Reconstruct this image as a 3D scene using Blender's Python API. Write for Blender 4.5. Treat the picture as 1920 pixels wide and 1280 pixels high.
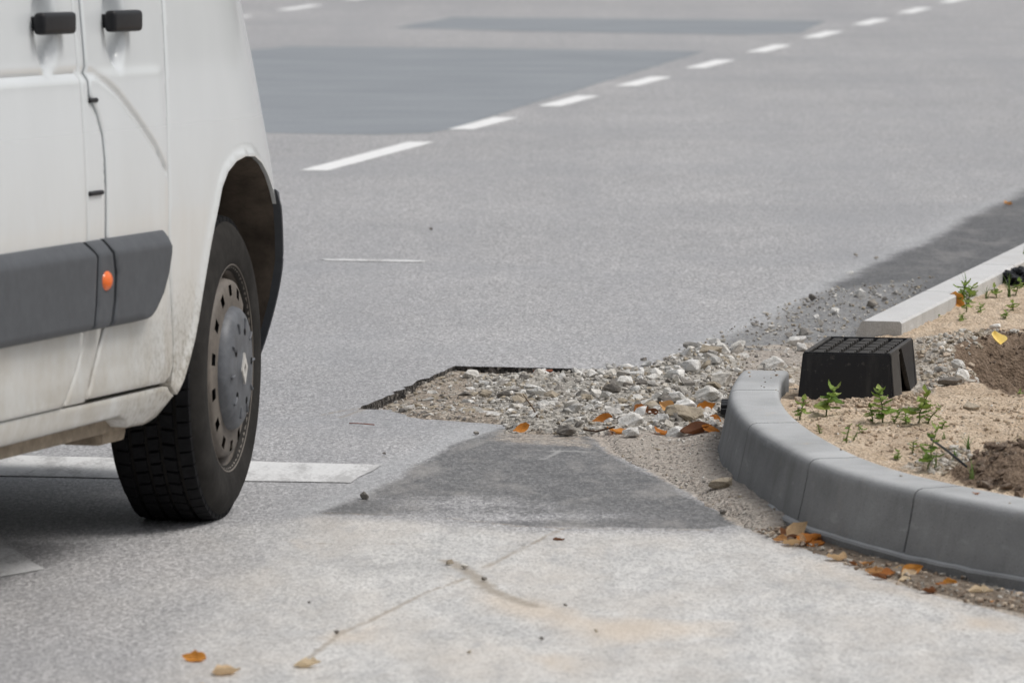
import bpy, bmesh, math, random
import numpy as np
from mathutils import Vector, Matrix, Euler
from mathutils.geometry import delaunay_2d_cdt

for o in list(bpy.data.objects): bpy.data.objects.remove(o)
SC = bpy.context.scene
COL = SC.collection
R = math.radians

# ------------------------------------------------------------------ camera, sky, sun, exposure
CAM_H = 1.70
FPX = 200 / 36 * 1920
PITCH = math.atan(1060 / FPX)
cd = bpy.data.cameras.new('camera'); cam = bpy.data.objects.new('camera', cd); COL.objects.link(cam)
cam.location = (0, 0, CAM_H); cam.rotation_euler = (math.pi / 2 - PITCH, 0, 0)
cd.lens = 200; cd.sensor_width = 36; cd.clip_start = .1; cd.clip_end = 6000
cd.dof.use_dof = True; cd.dof.focus_distance = 15.0; cd.dof.aperture_fstop = 9.0
SC.camera = cam

SUN_EL, SUN_AZ = 60, 92            # azimuth clockwise from +Y (the view direction): the light comes from the right
w = bpy.data.worlds.new('World'); SC.world = w; w.use_nodes = True
nt = w.node_tree; bg = nt.nodes['Background']
sky = nt.nodes.new('ShaderNodeTexSky'); sky.sky_type = 'NISHITA'; sky.sun_disc = False
sky.sun_elevation = R(SUN_EL); sky.sun_rotation = R(SUN_AZ); sky.dust_density = 4; sky.air_density = 1.2; sky.ozone_density = 1
hs = nt.nodes.new('ShaderNodeHueSaturation'); hs.inputs['Saturation'].default_value = .30
nt.links.new(sky.outputs[0], hs.inputs['Color']); nt.links.new(hs.outputs[0], bg.inputs[0])
bg.inputs[1].default_value = .115
sl = bpy.data.lights.new('sun', 'SUN'); sl.energy = 1.65; sl.angle = R(22); sl.color = (1, .975, .94)
so = bpy.data.objects.new('sun', sl); COL.objects.link(so)
sd = Vector((math.sin(R(SUN_AZ)) * math.cos(R(SUN_EL)), math.cos(R(SUN_AZ)) * math.cos(R(SUN_EL)), math.sin(R(SUN_EL))))
so.rotation_euler = sd.to_track_quat('Z', 'Y').to_euler(); so.location = sd * 30
SC.view_settings.view_transform = 'Standard'; SC.view_settings.look = 'None'; SC.view_settings.gamma = 1
SC.view_settings.use_curve_mapping = False
SC.view_settings.exposure = 0.0
SC.cycles.max_bounces = 6; SC.cycles.transparent_max_bounces = 8

# ------------------------------------------------------------------ helpers
CP, SP = math.cos(PITCH), math.sin(PITCH)
def G(px, py, z=0.0):
    """point of the level plane z that the photograph shows at pixel (px, py)"""
    x = (px - 960) / FPX; y = (640 - py) / FPX
    d = (x, CP + y * SP, -SP + y * CP); t = (z - CAM_H) / d[2]
    return Vector((d[0] * t, d[1] * t, z))
def pxm(Y): return FPX / Y * .995            # pixels per metre at distance Y

def tag(o, label=None, cat=None, group=None, kind=None):
    if label: o['label'] = label
    if cat: o['category'] = cat
    if group: o['group'] = group
    if kind: o['kind'] = kind
    return o
def link(o, parent=None):
    COL.objects.link(o)
    if parent: o.parent = parent
    return o
def mesh_obj(name, verts, faces, mat=None, parent=None, smooth=False):
    me = bpy.data.meshes.new(name); me.from_pydata([tuple(v) for v in verts], [], faces); me.update()
    if mat: me.materials.append(mat)
    if smooth: me.polygons.foreach_set('use_smooth', [True] * len(me.polygons))
    return link(bpy.data.objects.new(name, me), parent)
def bm_obj(name, bm, mat=None, parent=None, smooth=False):
    me = bpy.data.meshes.new(name); bm.normal_update(); bm.to_mesh(me); bm.free()
    if mat: me.materials.append(mat)
    if smooth: me.polygons.foreach_set('use_smooth', [True] * len(me.polygons))
    return link(bpy.data.objects.new(name, me), parent)
def empty(name, loc=(0, 0, 0)):
    o = bpy.data.objects.new(name, None); o.location = loc; o.empty_display_size = .1
    return link(o)
def bm_box(bm, cx, cy, cz, sx, sy, sz, bev=0, seg=2):
    r = bmesh.ops.create_cube(bm, size=1, matrix=Matrix.Translation((cx, cy, cz)) @ Matrix.Diagonal((sx, sy, sz, 1)))
    if bev:
        es = {e for v in r['verts'] for e in v.link_edges}
        bmesh.ops.bevel(bm, geom=list(es), offset=bev, segments=seg, affect='EDGES', profile=.6)
def tube(pts, r0, r1=None, n=6):
    """tapered tube along pts -> verts, faces"""
    r1 = r0 if r1 is None else r1
    pts = [Vector(p) for p in pts]; V = []; Fc = []
    for i, p in enumerate(pts):
        t = (pts[min(i + 1, len(pts) - 1)] - pts[max(i - 1, 0)]).normalized()
        a = t.orthogonal().normalized(); b = t.cross(a); r = r0 + (r1 - r0) * i / max(1, len(pts) - 1)
        for k in range(n):
            an = 2 * math.pi * k / n; V.append(p + (a * math.cos(an) + b * math.sin(an)) * r)
    for i in range(len(pts) - 1):
        for k in range(n):
            Fc.append((i * n + k, i * n + (k + 1) % n, (i + 1) * n + (k + 1) % n, (i + 1) * n + k))
    Fc.append(tuple(range(n))[::-1]); Fc.append(tuple(range((len(pts) - 1) * n, len(pts) * n)))
    return V, Fc

def _hash(ix, iy, seed):
    h = (ix * 374761393 + iy * 668265263 + seed * 1442695041) & 0xffffffff
    h = ((h ^ (h >> 13)) * 1274126177) & 0xffffffff
    return ((h ^ (h >> 16)) & 0xffff) / 65535.0
def vnoise(x, y, seed=0):
    x = np.asarray(x, float); y = np.asarray(y, float)
    ix = np.floor(x).astype(np.int64); iy = np.floor(y).astype(np.int64); fx = x - ix; fy = y - iy
    fx = fx * fx * (3 - 2 * fx); fy = fy * fy * (3 - 2 * fy)
    a = _hash(ix, iy, seed); b = _hash(ix + 1, iy, seed); c = _hash(ix, iy + 1, seed); d = _hash(ix + 1, iy + 1, seed)
    return (a * (1 - fx) + b * fx) * (1 - fy) + (c * (1 - fx) + d * fx) * fy
def fbm(x, y, f, oct=4, seed=0, rough=.5):
    s = 0; a = 1; t = 0
    for i in range(oct):
        s = s + a * (vnoise(np.asarray(x) * f, np.asarray(y) * f, seed + i) - .5); t += a; a *= rough; f *= 2.03
    return s / t
def sstep(a, b, x):
    t = np.clip((np.asarray(x, float) - a) / (b - a), 0, 1); return t * t * (3 - 2 * t)
def sdf(poly, x, y):
    """signed distance, positive inside"""
    x = np.asarray(x, float); y = np.asarray(y, float)
    d = np.full(x.shape, 1e9); ins = np.zeros(x.shape, bool); n = len(poly)
    for i in range(n):
        ax, ay = poly[i][0], poly[i][1]; bx, by = poly[(i + 1) % n][0], poly[(i + 1) % n][1]
        ex, ey = bx - ax, by - ay; L2 = ex * ex + ey * ey + 1e-12
        t = np.clip(((x - ax) * ex + (y - ay) * ey) / L2, 0, 1)
        d = np.minimum(d, np.hypot(x - ax - t * ex, y - ay - t * ey))
        c = ((ay > y) != (by > y)) & (x < (bx - ax) * (y - ay) / (by - ay + 1e-15) + ax); ins ^= c
    return np.where(ins, d, -d)
def ldist(line, x, y):
    x = np.asarray(x, float); y = np.asarray(y, float); d = np.full(x.shape, 1e9)
    for i in range(len(line) - 1):
        ax, ay = line[i][0], line[i][1]; bx, by = line[i + 1][0], line[i + 1][1]
        ex, ey = bx - ax, by - ay; L2 = ex * ex + ey * ey + 1e-12
        t = np.clip(((x - ax) * ex + (y - ay) * ey) / L2, 0, 1)
        d = np.minimum(d, np.hypot(x - ax - t * ex, y - ay - t * ey))
    return d
def GP(pts, z=0): return [G(p[0], p[1], z) for p in pts]
def catmull(pts, step):
    pts = [Vector(p) for p in pts]; P = [pts[0] * 2 - pts[1]] + pts + [pts[-1] * 2 - pts[-2]]; out = []
    for i in range(1, len(P) - 2):
        a, b, c, d = P[i - 1:i + 3]; n = max(2, int((c - b).length / step))
        for k in range(n):
            t = k / n
            out.append(.5 * ((2 * b) + (c - a) * t + (2 * a - 5 * b + 4 * c - d) * t * t + (3 * b - a - 3 * c + d) * t ** 3))
    return out + [pts[-1]]

# ------------------------------------------------------------------ materials
class NB:
    def __init__(s, name, rough=.8, spec=.3):
        s.m = bpy.data.materials.new(name); s.m.use_nodes = True; s.t = s.m.node_tree
        s.b = s.t.nodes['Principled BSDF']; s.b.inputs['Roughness'].default_value = rough
        s.b.inputs['Specular IOR Level'].default_value = spec
    def put(s, sock, v):
        if hasattr(v, 'is_linked') or isinstance(v, bpy.types.NodeSocket): s.t.links.new(v, sock)
        elif isinstance(v, (tuple, list)) and len(v) == 3 and sock.type == 'RGBA': sock.default_value = (*v, 1)
        else: sock.default_value = v
    def node(s, typ, ins=None, **props):
        n = s.t.nodes.new(typ)
        for k, v in props.items(): setattr(n, k, v)
        for k, v in (ins or {}).items(): s.put(n.inputs[k], v)
        return n
    def pos(s): return s.node('ShaderNodeNewGeometry').outputs['Position']
    def obj(s): return s.node('ShaderNodeTexCoord').outputs['Object']
    def rnd(s): return s.node('ShaderNodeObjectInfo').outputs['Random']
    def scale(s, vec, sc): return s.node('ShaderNodeMapping', {'Vector': vec, 'Scale': sc}).outputs[0]
    def noise(s, vec, scale, detail=3, rough=.55):
        return s.node('ShaderNodeTexNoise', {'Vector': vec, 'Scale': scale, 'Detail': detail, 'Roughness': rough}).outputs[0]
    def vor(s, vec, scale, out='Distance', **k):
        return s.node('ShaderNodeTexVoronoi', {'Vector': vec, 'Scale': scale}, **k).outputs[out]
    def ramp(s, fac, stops, interp='LINEAR'):
        n = s.node('ShaderNodeValToRGB', {'Fac': fac}); cr = n.color_ramp; cr.interpolation = interp
        while len(cr.elements) < len(stops): cr.elements.new(.5)
        for e, (p, c) in zip(cr.elements, stops):
            e.position = p; e.color = (*c, 1) if isinstance(c, tuple) else (c, c, c, 1)
        return n.outputs[0]
    def mix(s, fac, a, b, mode='MIX'):
        n = s.node('ShaderNodeMix', data_type='RGBA', blend_type=mode)
        s.put(n.inputs[0], fac); s.put(n.inputs[6], a); s.put(n.inputs[7], b); return n.outputs[2]
    def math(s, op, a, b=0.0, clamp=False):
        n = s.node('ShaderNodeMath', operation=op, use_clamp=clamp); s.put(n.inputs[0], a); s.put(n.inputs[1], b); return n.outputs[0]
    def attr(s, name):
        a = s.node('ShaderNodeAttribute', attribute_name=name)
        sp = s.node('ShaderNodeSeparateColor', {'Color': a.outputs['Color']})
        return [sp.outputs[0], sp.outputs[1], sp.outputs[2], a.outputs['Alpha']]
    def bump(s, h, strength=.5, dist=.005):
        n = s.node('ShaderNodeBump', {'Height': h, 'Strength': strength, 'Distance': dist}); s.put(s.b.inputs['Normal'], n.outputs[0])
    def col(s, c): s.put(s.b.inputs['Base Color'], c)
    def rough(s, r): s.put(s.b.inputs['Roughness'], r)

def soft(nb, mask, noise, amt, lo=.35, hi=.65):
    """mask with its edge broken up by noise"""
    k = nb.math('ADD', mask, nb.math('MULTIPLY', nb.math('SUBTRACT', noise, .5), amt))
    return nb.node('ShaderNodeMapRange', {'Value': k, 'From Min': lo, 'From Max': hi}, interpolation_type='SMOOTHSTEP').outputs[0]

LA_ = R(12.7)
def m_road():
    b = NB('worn_asphalt', .56, .5); p = b.pos()
    ps = b.scale(p, (1, .30, 1)); g1 = b.math('ADD', b.math('MULTIPLY', b.node('ShaderNodeSeparateColor', {0: b.vor(ps, 180, 'Color')}).outputs[0], .42), b.math('MULTIPLY', b.noise(ps, 110, 3, .65), .58)); g2 = b.noise(ps, 190, 1, .5); big = b.noise(p, .55, 4, .6); mid = b.noise(b.scale(p, (1, .35, 1)), 5, 4, .6)
    base = b.ramp(big, [(.3, (.335, .328, .327)), (.7, (.425, .415, .412))])
    base = b.mix(b.ramp(mid, [(.35, 0.0), (.75, .5)]), base, (.31, .31, .318))
    grain = b.ramp(g1, [(.20, .30), (.42, .82), (.56, 1.06), (.78, 1.8)])
    base = b.mix(.85, base, grain, 'MULTIPLY')
    base = b.mix(b.ramp(g2, [(.62, 0.0), (.74, .22)]), base, (.72, .71, .69))
    # faint wheel tracks and wear bands along the lane
    lane = b.node('ShaderNodeMapping', {'Vector': p, 'Rotation': (0, 0, LA_), 'Scale': (1.1, .035, 1)}).outputs[0]
    base = b.mix(b.ramp(b.noise(lane, 1.6, 4, .6), [(.42, 0.0), (.66, .42)]), base, (.30, .30, .31))
    base = b.mix(b.ramp(b.noise(b.scale(p, (.5, .9, 1)), .7, 5, .65), [(.5, 0.0), (.62, .3)]), base, (.285, .288, .30))
    A = b.attr('maskA'); B = b.attr('maskB')
    n1 = b.noise(p, 14, 4, .6); n2 = b.noise(b.scale(p, (1, .3, 1)), 5, 4, .65); n3 = b.noise(p, 40, 3, .6)
    # smooth pale pavement in front
    fore = b.ramp(b.noise(b.scale(p, (1, .35, 1)), 9, 5, .65), [(.3, (.41, .405, .396)), (.5, (.54, .53, .512)), (.72, (.65, .635, .61))])
    fore = b.mix(.75, fore, b.ramp(g1, [(.25, .60), (.5, 1.0), (.75, 1.22)]), 'MULTIPLY')
    fore = b.mix(b.ramp(b.noise(b.scale(p, (1, .45, 1)), 3.2, 5, .65), [(.42, 0.0), (.70, .55)]), fore, (.57, .515, .45))
    fore = b.mix(b.ramp(b.noise(b.scale(p, (1, .3, 1)), 17, 4, .6), [(.56, 0.0), (.72, .5)]), fore, (.33, .33, .335))
    fore = b.mix(b.ramp(b.noise(b.scale(p, (1, .45, 1)), 48, 2, .5), [(.66, 0.0), (.72, .55)]), fore, (.24, .225, .205))
    c = b.mix(soft(b, A[3], n2, .7, .1, 1.0), base, fore)
    # blue-grey slurry
    sl_ = b.mix(.5, b.ramp(n2, [(.3, (.34, .345, .352)), (.7, (.45, .452, .452))]), b.ramp(g1, [(.3, .75), (.7, 1.2)]), 'MULTIPLY')
    c = b.mix(b.math('MULTIPLY', soft(b, A[1], n2, .9, .1, 1.0), .75), c, sl_)
    # fresh dark asphalt with dusty scuffs
    dk = b.mix(.8, b.ramp(n1, [(.3, (.105, .104, .104)), (.7, (.172, .169, .165))]), b.ramp(g1, [(.25, .62), (.5, 1.0), (.76, 1.75)]), 'MULTIPLY')
    dk = b.mix(b.ramp(b.noise(b.scale(p, (.8, .28, 1)), 7, 5, .7), [(.5, 0.0), (.74, .75)]), dk, (.38, .36, .335))
    # the strip along the far kerb is a fresher, blacker batch
    east = b.node('ShaderNodeMapRange', {'Value': b.node('ShaderNodeSeparateXYZ', {0: p}).outputs[0], 'From Min': .75, 'From Max': 1.05}).outputs[0]
    dk = b.mix(b.math('MULTIPLY', east, .5), dk, b.mix(1, dk, (.42, .43, .46), 'MULTIPLY'))
    c = b.mix(soft(b, A[0], b.math('ADD', b.math('MULTIPLY', n1, .6), b.math('MULTIPLY', n2, .4)), 1.1, .25, .75), c, dk)
    # grey grit
    gr = b.ramp(b.vor(p, 120, 'Color'), [(.2, (.12, .12, .125)), (.5, (.26, .255, .25)), (.85, (.45, .44, .42))])
    c = b.mix(b.math('MULTIPLY', soft(b, B[2], n3, 1.2, .3, 1.0), .6), c, gr)
    # sand and fine soil
    sd_ = b.mix(.7, b.ramp(b.noise(p, 28, 4, .7), [(.3, (.27, .225, .18)), (.5, (.40, .345, .285)), (.75, (.50, .44, .375))]), b.ramp(g1, [(.3, .5), (.5, 1.0), (.72, 1.35)]), 'MULTIPLY')
    c = b.mix(b.math('MULTIPLY', soft(b, A[2], n3, .7), .92), c, sd_)
    # tan stains, dirt-filled cracks, scraped light lines
    c = b.mix(b.math('MULTIPLY', soft(b, B[1], n2, 1.2, .35, 1.1), .55), c, (.64, .52, .39))
    c = b.mix(b.math('MULTIPLY', soft(b, B[0], n3, 1.3, .45, 1.0), .75), c, (.30, .25, .19))
    c = b.mix(b.math('MULTIPLY', soft(b, B[3], n3, 1.2, .4, 1.0), .45), c, (.52, .51, .49))
    # dark oily flecks
    fl = b.ramp(b.noise(b.scale(p, (1, .4, 1)), 26, 2, .5), [(.72, 0.0), (.77, .45)])
    c = b.mix(fl, c, (.2, .19, .175))
    b.col(c); b.bump(b.math('ADD', b.math('MULTIPLY', g1, 1.0), b.math('MULTIPLY', g2, .4)), .35, .004)
    return b.m
def m_patch():
    b = NB('blue_grey_asphalt_patch', .8, .3); p = b.pos()
    c = b.ramp(b.noise(b.scale(p, (.35, 1, 1)), 3, 4, .6), [(.3, (.225, .243, .262)), (.7, (.285, .303, .322))])
    c = b.mix(.6, c, b.ramp(b.noise(p, 70, 2, .6), [(.3, .75), (.7, 1.25)]), 'MULTIPLY'); b.col(c); return b.m
def m_paint(name='white_road_paint', wear=.62, tone=.80):
    b = NB(name, .7, .3); p = b.pos()
    c = b.mix(.5, (tone, tone, tone * .99), b.ramp(b.noise(p, 90, 2), [(.3, .85), (.7, 1.1)]), 'MULTIPLY')
    wn = b.math('ADD', b.math('MULTIPLY', b.noise(b.scale(p, (1, .25, 1)), 9, 5, .7), .75), b.math('MULTIPLY', b.noise(p, 110, 2, .6), .3))
    c = b.mix(b.ramp(wn, [(wear, 0.0), (wear + .1, .75)]), c, (.38, .375, .37)); b.col(c); b.bump(b.noise(p, 110, 2), .3, .003); return b.m
def m_cut():
    b = NB('cut_asphalt_edge', .95, .1); p = b.pos()
    b.col(b.ramp(b.vor(p, 90, 'Color'), [(.2, (.03, .029, .028)), (.5, (.075, .07, .065)), (.8, (.18, .165, .15)), (1, (.36, .34, .31))])); b.bump(b.noise(p, 80, 3), 1, .02); return b.m
def m_bed():
    b = NB('rubble_dirt', .95, .1); p = b.pos()
    a = b.attr('maskA')
    d = b.ramp(b.noise(p, 22, 5, .7), [(.28, (.20, .165, .13)), (.48, (.36, .305, .25)), (.65, (.47, .42, .36)), (.8, (.56, .52, .47))])
    v = b.ramp(b.vor(p, 85, 'Color'), [(.1, .45), (.5, .95), (.9, 1.5)])
    d = b.mix(.75, d, v, 'MULTIPLY')
    sn = b.mix(.6, b.ramp(b.noise(p, 26, 5, .7), [(.3, (.36, .31, .265)), (.5, (.47, .42, .37)), (.75, (.57, .52, .465))]), b.ramp(b.noise(b.scale(p, (1, .4, 1)), 110, 3, .65), [(.3, .35), (.48, 1.0), (.72, 1.3)]), 'MULTIPLY')
    d = b.mix(soft(b, a[1], b.noise(p, 30, 3), .6), d, sn)
    gt = b.ramp(b.vor(b.scale(p, (1, .5, 1)), 110, 'Color'), [(.15, (.13, .13, .132)), (.5, (.27, .268, .262)), (.88, (.46, .45, .43))])
    d = b.mix(soft(b, a[2], b.noise(p, 30, 3), .8), d, gt)
    g = b.mix(.8, b.ramp(b.noise(p, 35, 4, .7), [(.3, (.27, .245, .21)), (.7, (.58, .55, .50))]), v, 'MULTIPLY')
    c = b.mix(soft(b, a[0], b.noise(p, 30, 3), .8), d, g)
    b.col(c); b.bump(b.math('ADD', b.vor(p, 75), b.noise(p, 150, 3)), .9, .012); return b.m
def m_gutter():
    b = NB('gutter_soil', .95, .1); p = b.pos()
    c = b.ramp(b.noise(b.scale(p, (1, .6, 1)), 30, 5, .72), [(.28, (.09, .07, .053)), (.5, (.21, .172, .135)), (.75, (.36, .31, .255))])
    b.col(c); b.bump(b.noise(p, 80, 4, .7), .9, .01); return b.m
def m_soil():
    b = NB('planter_soil', .97, .08); p = b.pos(); a = b.attr('maskA')
    n = b.noise(p, 30, 5, .72)
    c = b.ramp(n, [(.25, (.36, .265, .175)), (.45, (.64, .505, .37)), (.65, (.75, .62, .48)), (.85, (.79, .70, .58))])
    c = b.mix(b.ramp(b.noise(b.scale(p, (1, .5, 1)), 6, 5, .7), [(.46, 0.0), (.68, .7)]), c, (.40, .295, .205))
    c = b.mix(.55, c, b.ramp(b.noise(p, 160, 3, .6), [(.3, .6), (.5, 1.0), (.7, 1.3)]), 'MULTIPLY')
    gv = b.ramp(b.vor(p, 70, 'Color'), [(.1, (.25, .205, .16)), (.5, (.46, .405, .335)), (.9, (.66, .61, .54))])
    c = b.mix(soft(b, a[0], n, .8), c, gv)
    dk = b.ramp(b.noise(p, 45, 5, .75), [(.3, (.11, .077, .052)), (.55, (.25, .185, .135)), (.8, (.40, .315, .24))])
    c = b.mix(soft(b, a[1], n, .7), c, dk)
    b.col(c); b.bump(b.math('ADD', b.noise(p, 60, 5, .75), b.math('MULTIPLY', b.vor(p, 110), .6)), .9, .014); return b.m
def m_kerb(name, lo, hi):
    b = NB(name, .92, .12); p = b.pos(); o = b.rnd()
    n = b.noise(p, 7, 5, .6)
    c = b.ramp(n, [(.3, lo), (.72, hi)])
    c = b.mix(.5, c, b.ramp(b.noise(p, 220, 2, .6), [(.3, .8), (.7, 1.2)]), 'MULTIPLY')
    c = b.mix(1, c, b.ramp(o, [(0, .9), (1, 1.08)]), 'MULTIPLY')
    c = b.mix(b.ramp(b.noise(b.scale(p, (1, 1, .3)), 13, 5, .7), [(.52, 0.0), (.72, .42)]), c, tuple(x * (.6, .57, .52)[i] for i, x in enumerate(lo)))
    c = b.mix(b.ramp(b.noise(b.scale(p, (1.6, 1.6, 5)), 6, 4, .65), [(.60, 0.0), (.72, .4)]), c, tuple(min(.7, x * 1.5) for x in hi))
    c = b.mix(b.ramp(b.vor(p, 75), [(.07, .7), (.15, 0.0)]), c, tuple(x * .5 for x in lo))
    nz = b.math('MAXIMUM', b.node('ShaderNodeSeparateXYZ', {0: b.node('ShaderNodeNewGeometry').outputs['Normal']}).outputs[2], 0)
    c = b.mix(b.math('MULTIPLY', nz, b.ramp(b.noise(p, 5, 4, .6), [(.3, .45), (.7, .8)])), c, tuple(min(.62, x * 2.1) for x in hi))   # upward faces paler: cement dust plus painted-in light from above
    sand = b.math('MULTIPLY', b.ramp(b.noise(p, 17, 5, .7), [(.60, 0.0), (.75, .6)]), b.math('MAXIMUM', b.node('ShaderNodeSeparateXYZ', {0: b.node('ShaderNodeNewGeometry').outputs['Normal']}).outputs[2], 0))
    c = b.mix(sand, c, (.50, .41, .31))
    b.col(c); b.bump(b.math('ADD', b.noise(p, 230, 3), b.math('MULTIPLY', b.noise(p, 18, 4), .9)), .5, .004); return b.m
def m_stone(name, stops, bump=.6):
    b = NB(name, .9, .15); o = b.obj(); r = b.rnd(); p = b.pos()
    c = b.ramp(r, stops)
    c = b.mix(.85, c, b.ramp(b.noise(p, 38, 5, .72), [(.25, .55), (.5, .98), (.75, 1.32)]), 'MULTIPLY')
    c = b.mix(b.ramp(b.noise(p, 95, 3, .6), [(.60, 0.0), (.72, .55)]), c, (.16, .145, .125))
    c = b.mix(b.ramp(b.noise(p, 22, 4, .6), [(.54, 0.0), (.70, .5)]), c, (.58, .53, .46))
    b.col(c); b.bump(b.noise(p, 75, 5, .7), bump, .012); return b.m
def m_plain(name, colr, rough=.6, spec=.3, vary=.25, scale=40, bump=0):
    b = NB(name, rough, spec); p = b.obj()
    c = b.mix(vary, colr, b.ramp(b.noise(p, scale, 4, .65), [(.25, .25), (.5, 1.0), (.75, 1.9)]), 'MULTIPLY'); b.col(c)
    if bump: b.bump(b.noise(p, scale * 4, 3), bump, .003)
    return b.m
def m_van():
    b = NB('white_van_paint', .32, .5); o = b.obj()
    z = b.node('ShaderNodeSeparateXYZ', {0: o}).outputs[2]; y = b.node('ShaderNodeSeparateXYZ', {0: o}).outputs[1]
    c = b.mix(.25, (.675, .70, .71), b.ramp(b.noise(b.scale(o, (1, 1, .4)), 5, 4, .6), [(.3, .88), (.7, 1.08)]), 'MULTIPLY')
    # road film: streaky grey-beige, thicker low down and towards the wheel
    film = b.node('ShaderNodeMapRange', {'Value': z, 'From Min': .95, 'From Max': .25}).outputs[0]
    near = b.node('ShaderNodeMapRange', {'Value': y, 'From Min': -.95, 'From Max': -.45}).outputs[0]
    low = b.node('ShaderNodeMapRange', {'Value': z, 'From Min': .60, 'From Max': .30}).outputs[0]
    st = b.noise(b.scale(o, (1, 1, .35)), 16, 5, .7)
    c = b.mix(b.math('MULTIPLY', film, b.ramp(st, [(.3, .3), (.75, .75)])), c, (.47, .43, .355))
    sp = b.ramp(b.noise(o, 60, 4, .7), [(.46, 0.0), (.62, 1.0)])
    c = b.mix(b.math('MULTIPLY', b.math('MULTIPLY', low, near), b.math('MULTIPLY', sp, 1.0), True), c, (.16, .14, .11))
    c = b.mix(b.math('MULTIPLY', low, b.ramp(b.noise(o, 9, 5, .7), [(.34, 0.1), (.72, .75)])), c, (.34, .29, .22))
    b.col(c); b.rough(b.math('ADD', .26, b.math('MULTIPLY', film, .3)))
    b.put(b.b.inputs['Coat Weight'], .6); b.put(b.b.inputs['Coat Roughness'], .08); return b.m
def m_leaf(name, stops, trans=.3, rough=.6):
    b = NB(name, rough, .3); o = b.obj(); r = b.rnd()
    c = b.ramp(r, stops)
    c = b.mix(.7, c, b.ramp(b.noise(o, 55, 4, .7), [(.28, .4), (.5, 1.0), (.75, 1.5)]), 'MULTIPLY')
    b.col(c); b.bump(b.noise(o, 120, 3), .4, .003)
    tr = b.node('ShaderNodeBsdfTranslucent', {'Color': c}); mx = b.node('ShaderNodeMixShader', {0: trans})
    b.t.links.new(b.b.outputs[0], mx.inputs[1]); b.t.links.new(tr.outputs[0], mx.inputs[2])
    b.t.links.new(mx.outputs[0], b.t.nodes['Material Output'].inputs['Surface']); return b.m

M = dict(road=m_road(), patch=m_patch(), paint=m_paint(), paintworn=m_paint('worn_white_road_paint', .49, .68), cut=m_cut(), bed=m_bed(), soil=m_soil(), gutter=m_gutter(),
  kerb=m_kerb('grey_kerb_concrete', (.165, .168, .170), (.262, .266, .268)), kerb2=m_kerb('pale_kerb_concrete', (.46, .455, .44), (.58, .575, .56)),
  stone=m_stone('crushed_concrete', [(0, (.30, .27, .235)), (.18, (.42, .405, .38)), (.4, (.62, .605, .575)), (.65, (.75, .735, .705)), (.85, (.58, .54, .475)), (1, (.78, .765, .735))]),
  grit=m_stone('grit', [(0, (.30, .275, .24)), (1, (.46, .43, .385))], .4),
  darkstone=m_stone('dark_stone', [(0, (.17, .155, .138)), (1, (.29, .27, .245))]),
  tanstone=m_stone('tan_stone', [(0, (.34, .29, .22)), (1, (.42, .36, .28))]),
  palestone=m_stone('pale_stone', [(0, (.66, .635, .59)), (1, (.80, .785, .75))]),
  clod=m_stone('soil_clod', [(0, (.19, .14, .105)), (1, (.31, .235, .175))], 1),
  sandclod=m_stone('sand_clod', [(0, (.52, .41, .30)), (1, (.68, .56, .44))], 1),
  van=m_van(), trim=m_plain('dark_grey_trim_plastic', (.075, .08, .088), .6, .35, .2, 30), black=m_plain('black_plastic', (.010, .010, .012), .5, .3, .35, 60),
  boxtop=m_plain('dusty_black_plastic', (.055, .051, .047), .6, .3, .6, 25), gap=m_plain('dark_gap', (.012, .012, .012), .9, .1),
  rubber=m_plain('tyre_rubber', (.026, .026, .027), .75, .3, .5, 22, .3), sidewall=m_plain('dusty_tyre_sidewall', (.030, .028, .026), .88, .1, .5, 14, .3), tread=m_plain('tread_rubber', (.012, .012, .013), .85, .12, .5, 30, .3),
  rim=m_plain('dirty_steel_rim', (.135, .117, .10), .55, .35, .5, 18), hub=m_plain('grey_hub_cap', (.105, .11, .12), .5, .4, .45, 28), emblem=m_plain('pale_emblem', (.55, .53, .5), .4, .5, .2, 60),
  liner=m_plain('muddy_wheel_arch_liner', (.085, .068, .054), .95, .1, .6, 12, .5), under=m_plain('muddy_underbody', (.26, .215, .165), .9, .15, .6, 16, .3),
  glass=m_plain('dark_glass', (.02, .025, .03), .08, .5, .1), stem=m_plain('green_stem', (.16, .19, .075), .6, .3, .4, 60),
  twig=m_plain('brown_twig', (.10, .065, .045), .9, .1, .5, 60), redwood=m_plain('red_brown_stick', (.24, .085, .05), .8, .2, .5, 60), yellow=m_plain('yellow_leaf_skin', (.86, .66, .22), .6, .3, .2, 40),
  leaf=m_leaf('fallen_leaf', [(0, (.42, .15, .035)), (.3, (.66, .25, .04)), (.55, (.75, .34, .07)), (.8, (.70, .41, .18)), (1, (.52, .25, .09))]),
  paleleaf=m_leaf('pale_fallen_leaf', [(0, (.68, .46, .25)), (.5, (.74, .56, .36)), (1, (.78, .64, .44))]),
  darkleaf=m_leaf('brown_fallen_leaf', [(0, (.16, .065, .03)), (1, (.28, .115, .04))]),
  weed=m_leaf('weed_leaf', [(0, (.15, .25, .05)), (.4, (.25, .37, .075)), (.75, (.37, .46, .13)), (1, (.22, .30, .10))], .35, .45),
  grass=m_leaf('grass_blade', [(0, (.13, .22, .055)), (1, (.24, .30, .12))], .3))
bb = NB('scuffed_black_plastic', .5, .35); bo = bb.obj()
bc = bb.mix(bb.ramp(bb.noise(bo, 60, 4, .7), [(.60, 0.0), (.72, .55)]), (.012, .012, .014), (.11, .10, .09))
bc = bb.mix(bb.ramp(bb.noise(bb.scale(bo, (1, 1, .12)), 28, 4, .7), [(.55, 0.0), (.75, .35)]), bc, (.07, .066, .06)); bb.col(bc); bb.bump(bb.noise(bo, 90, 3), .3, .002); M['box'] = bb.m
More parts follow.
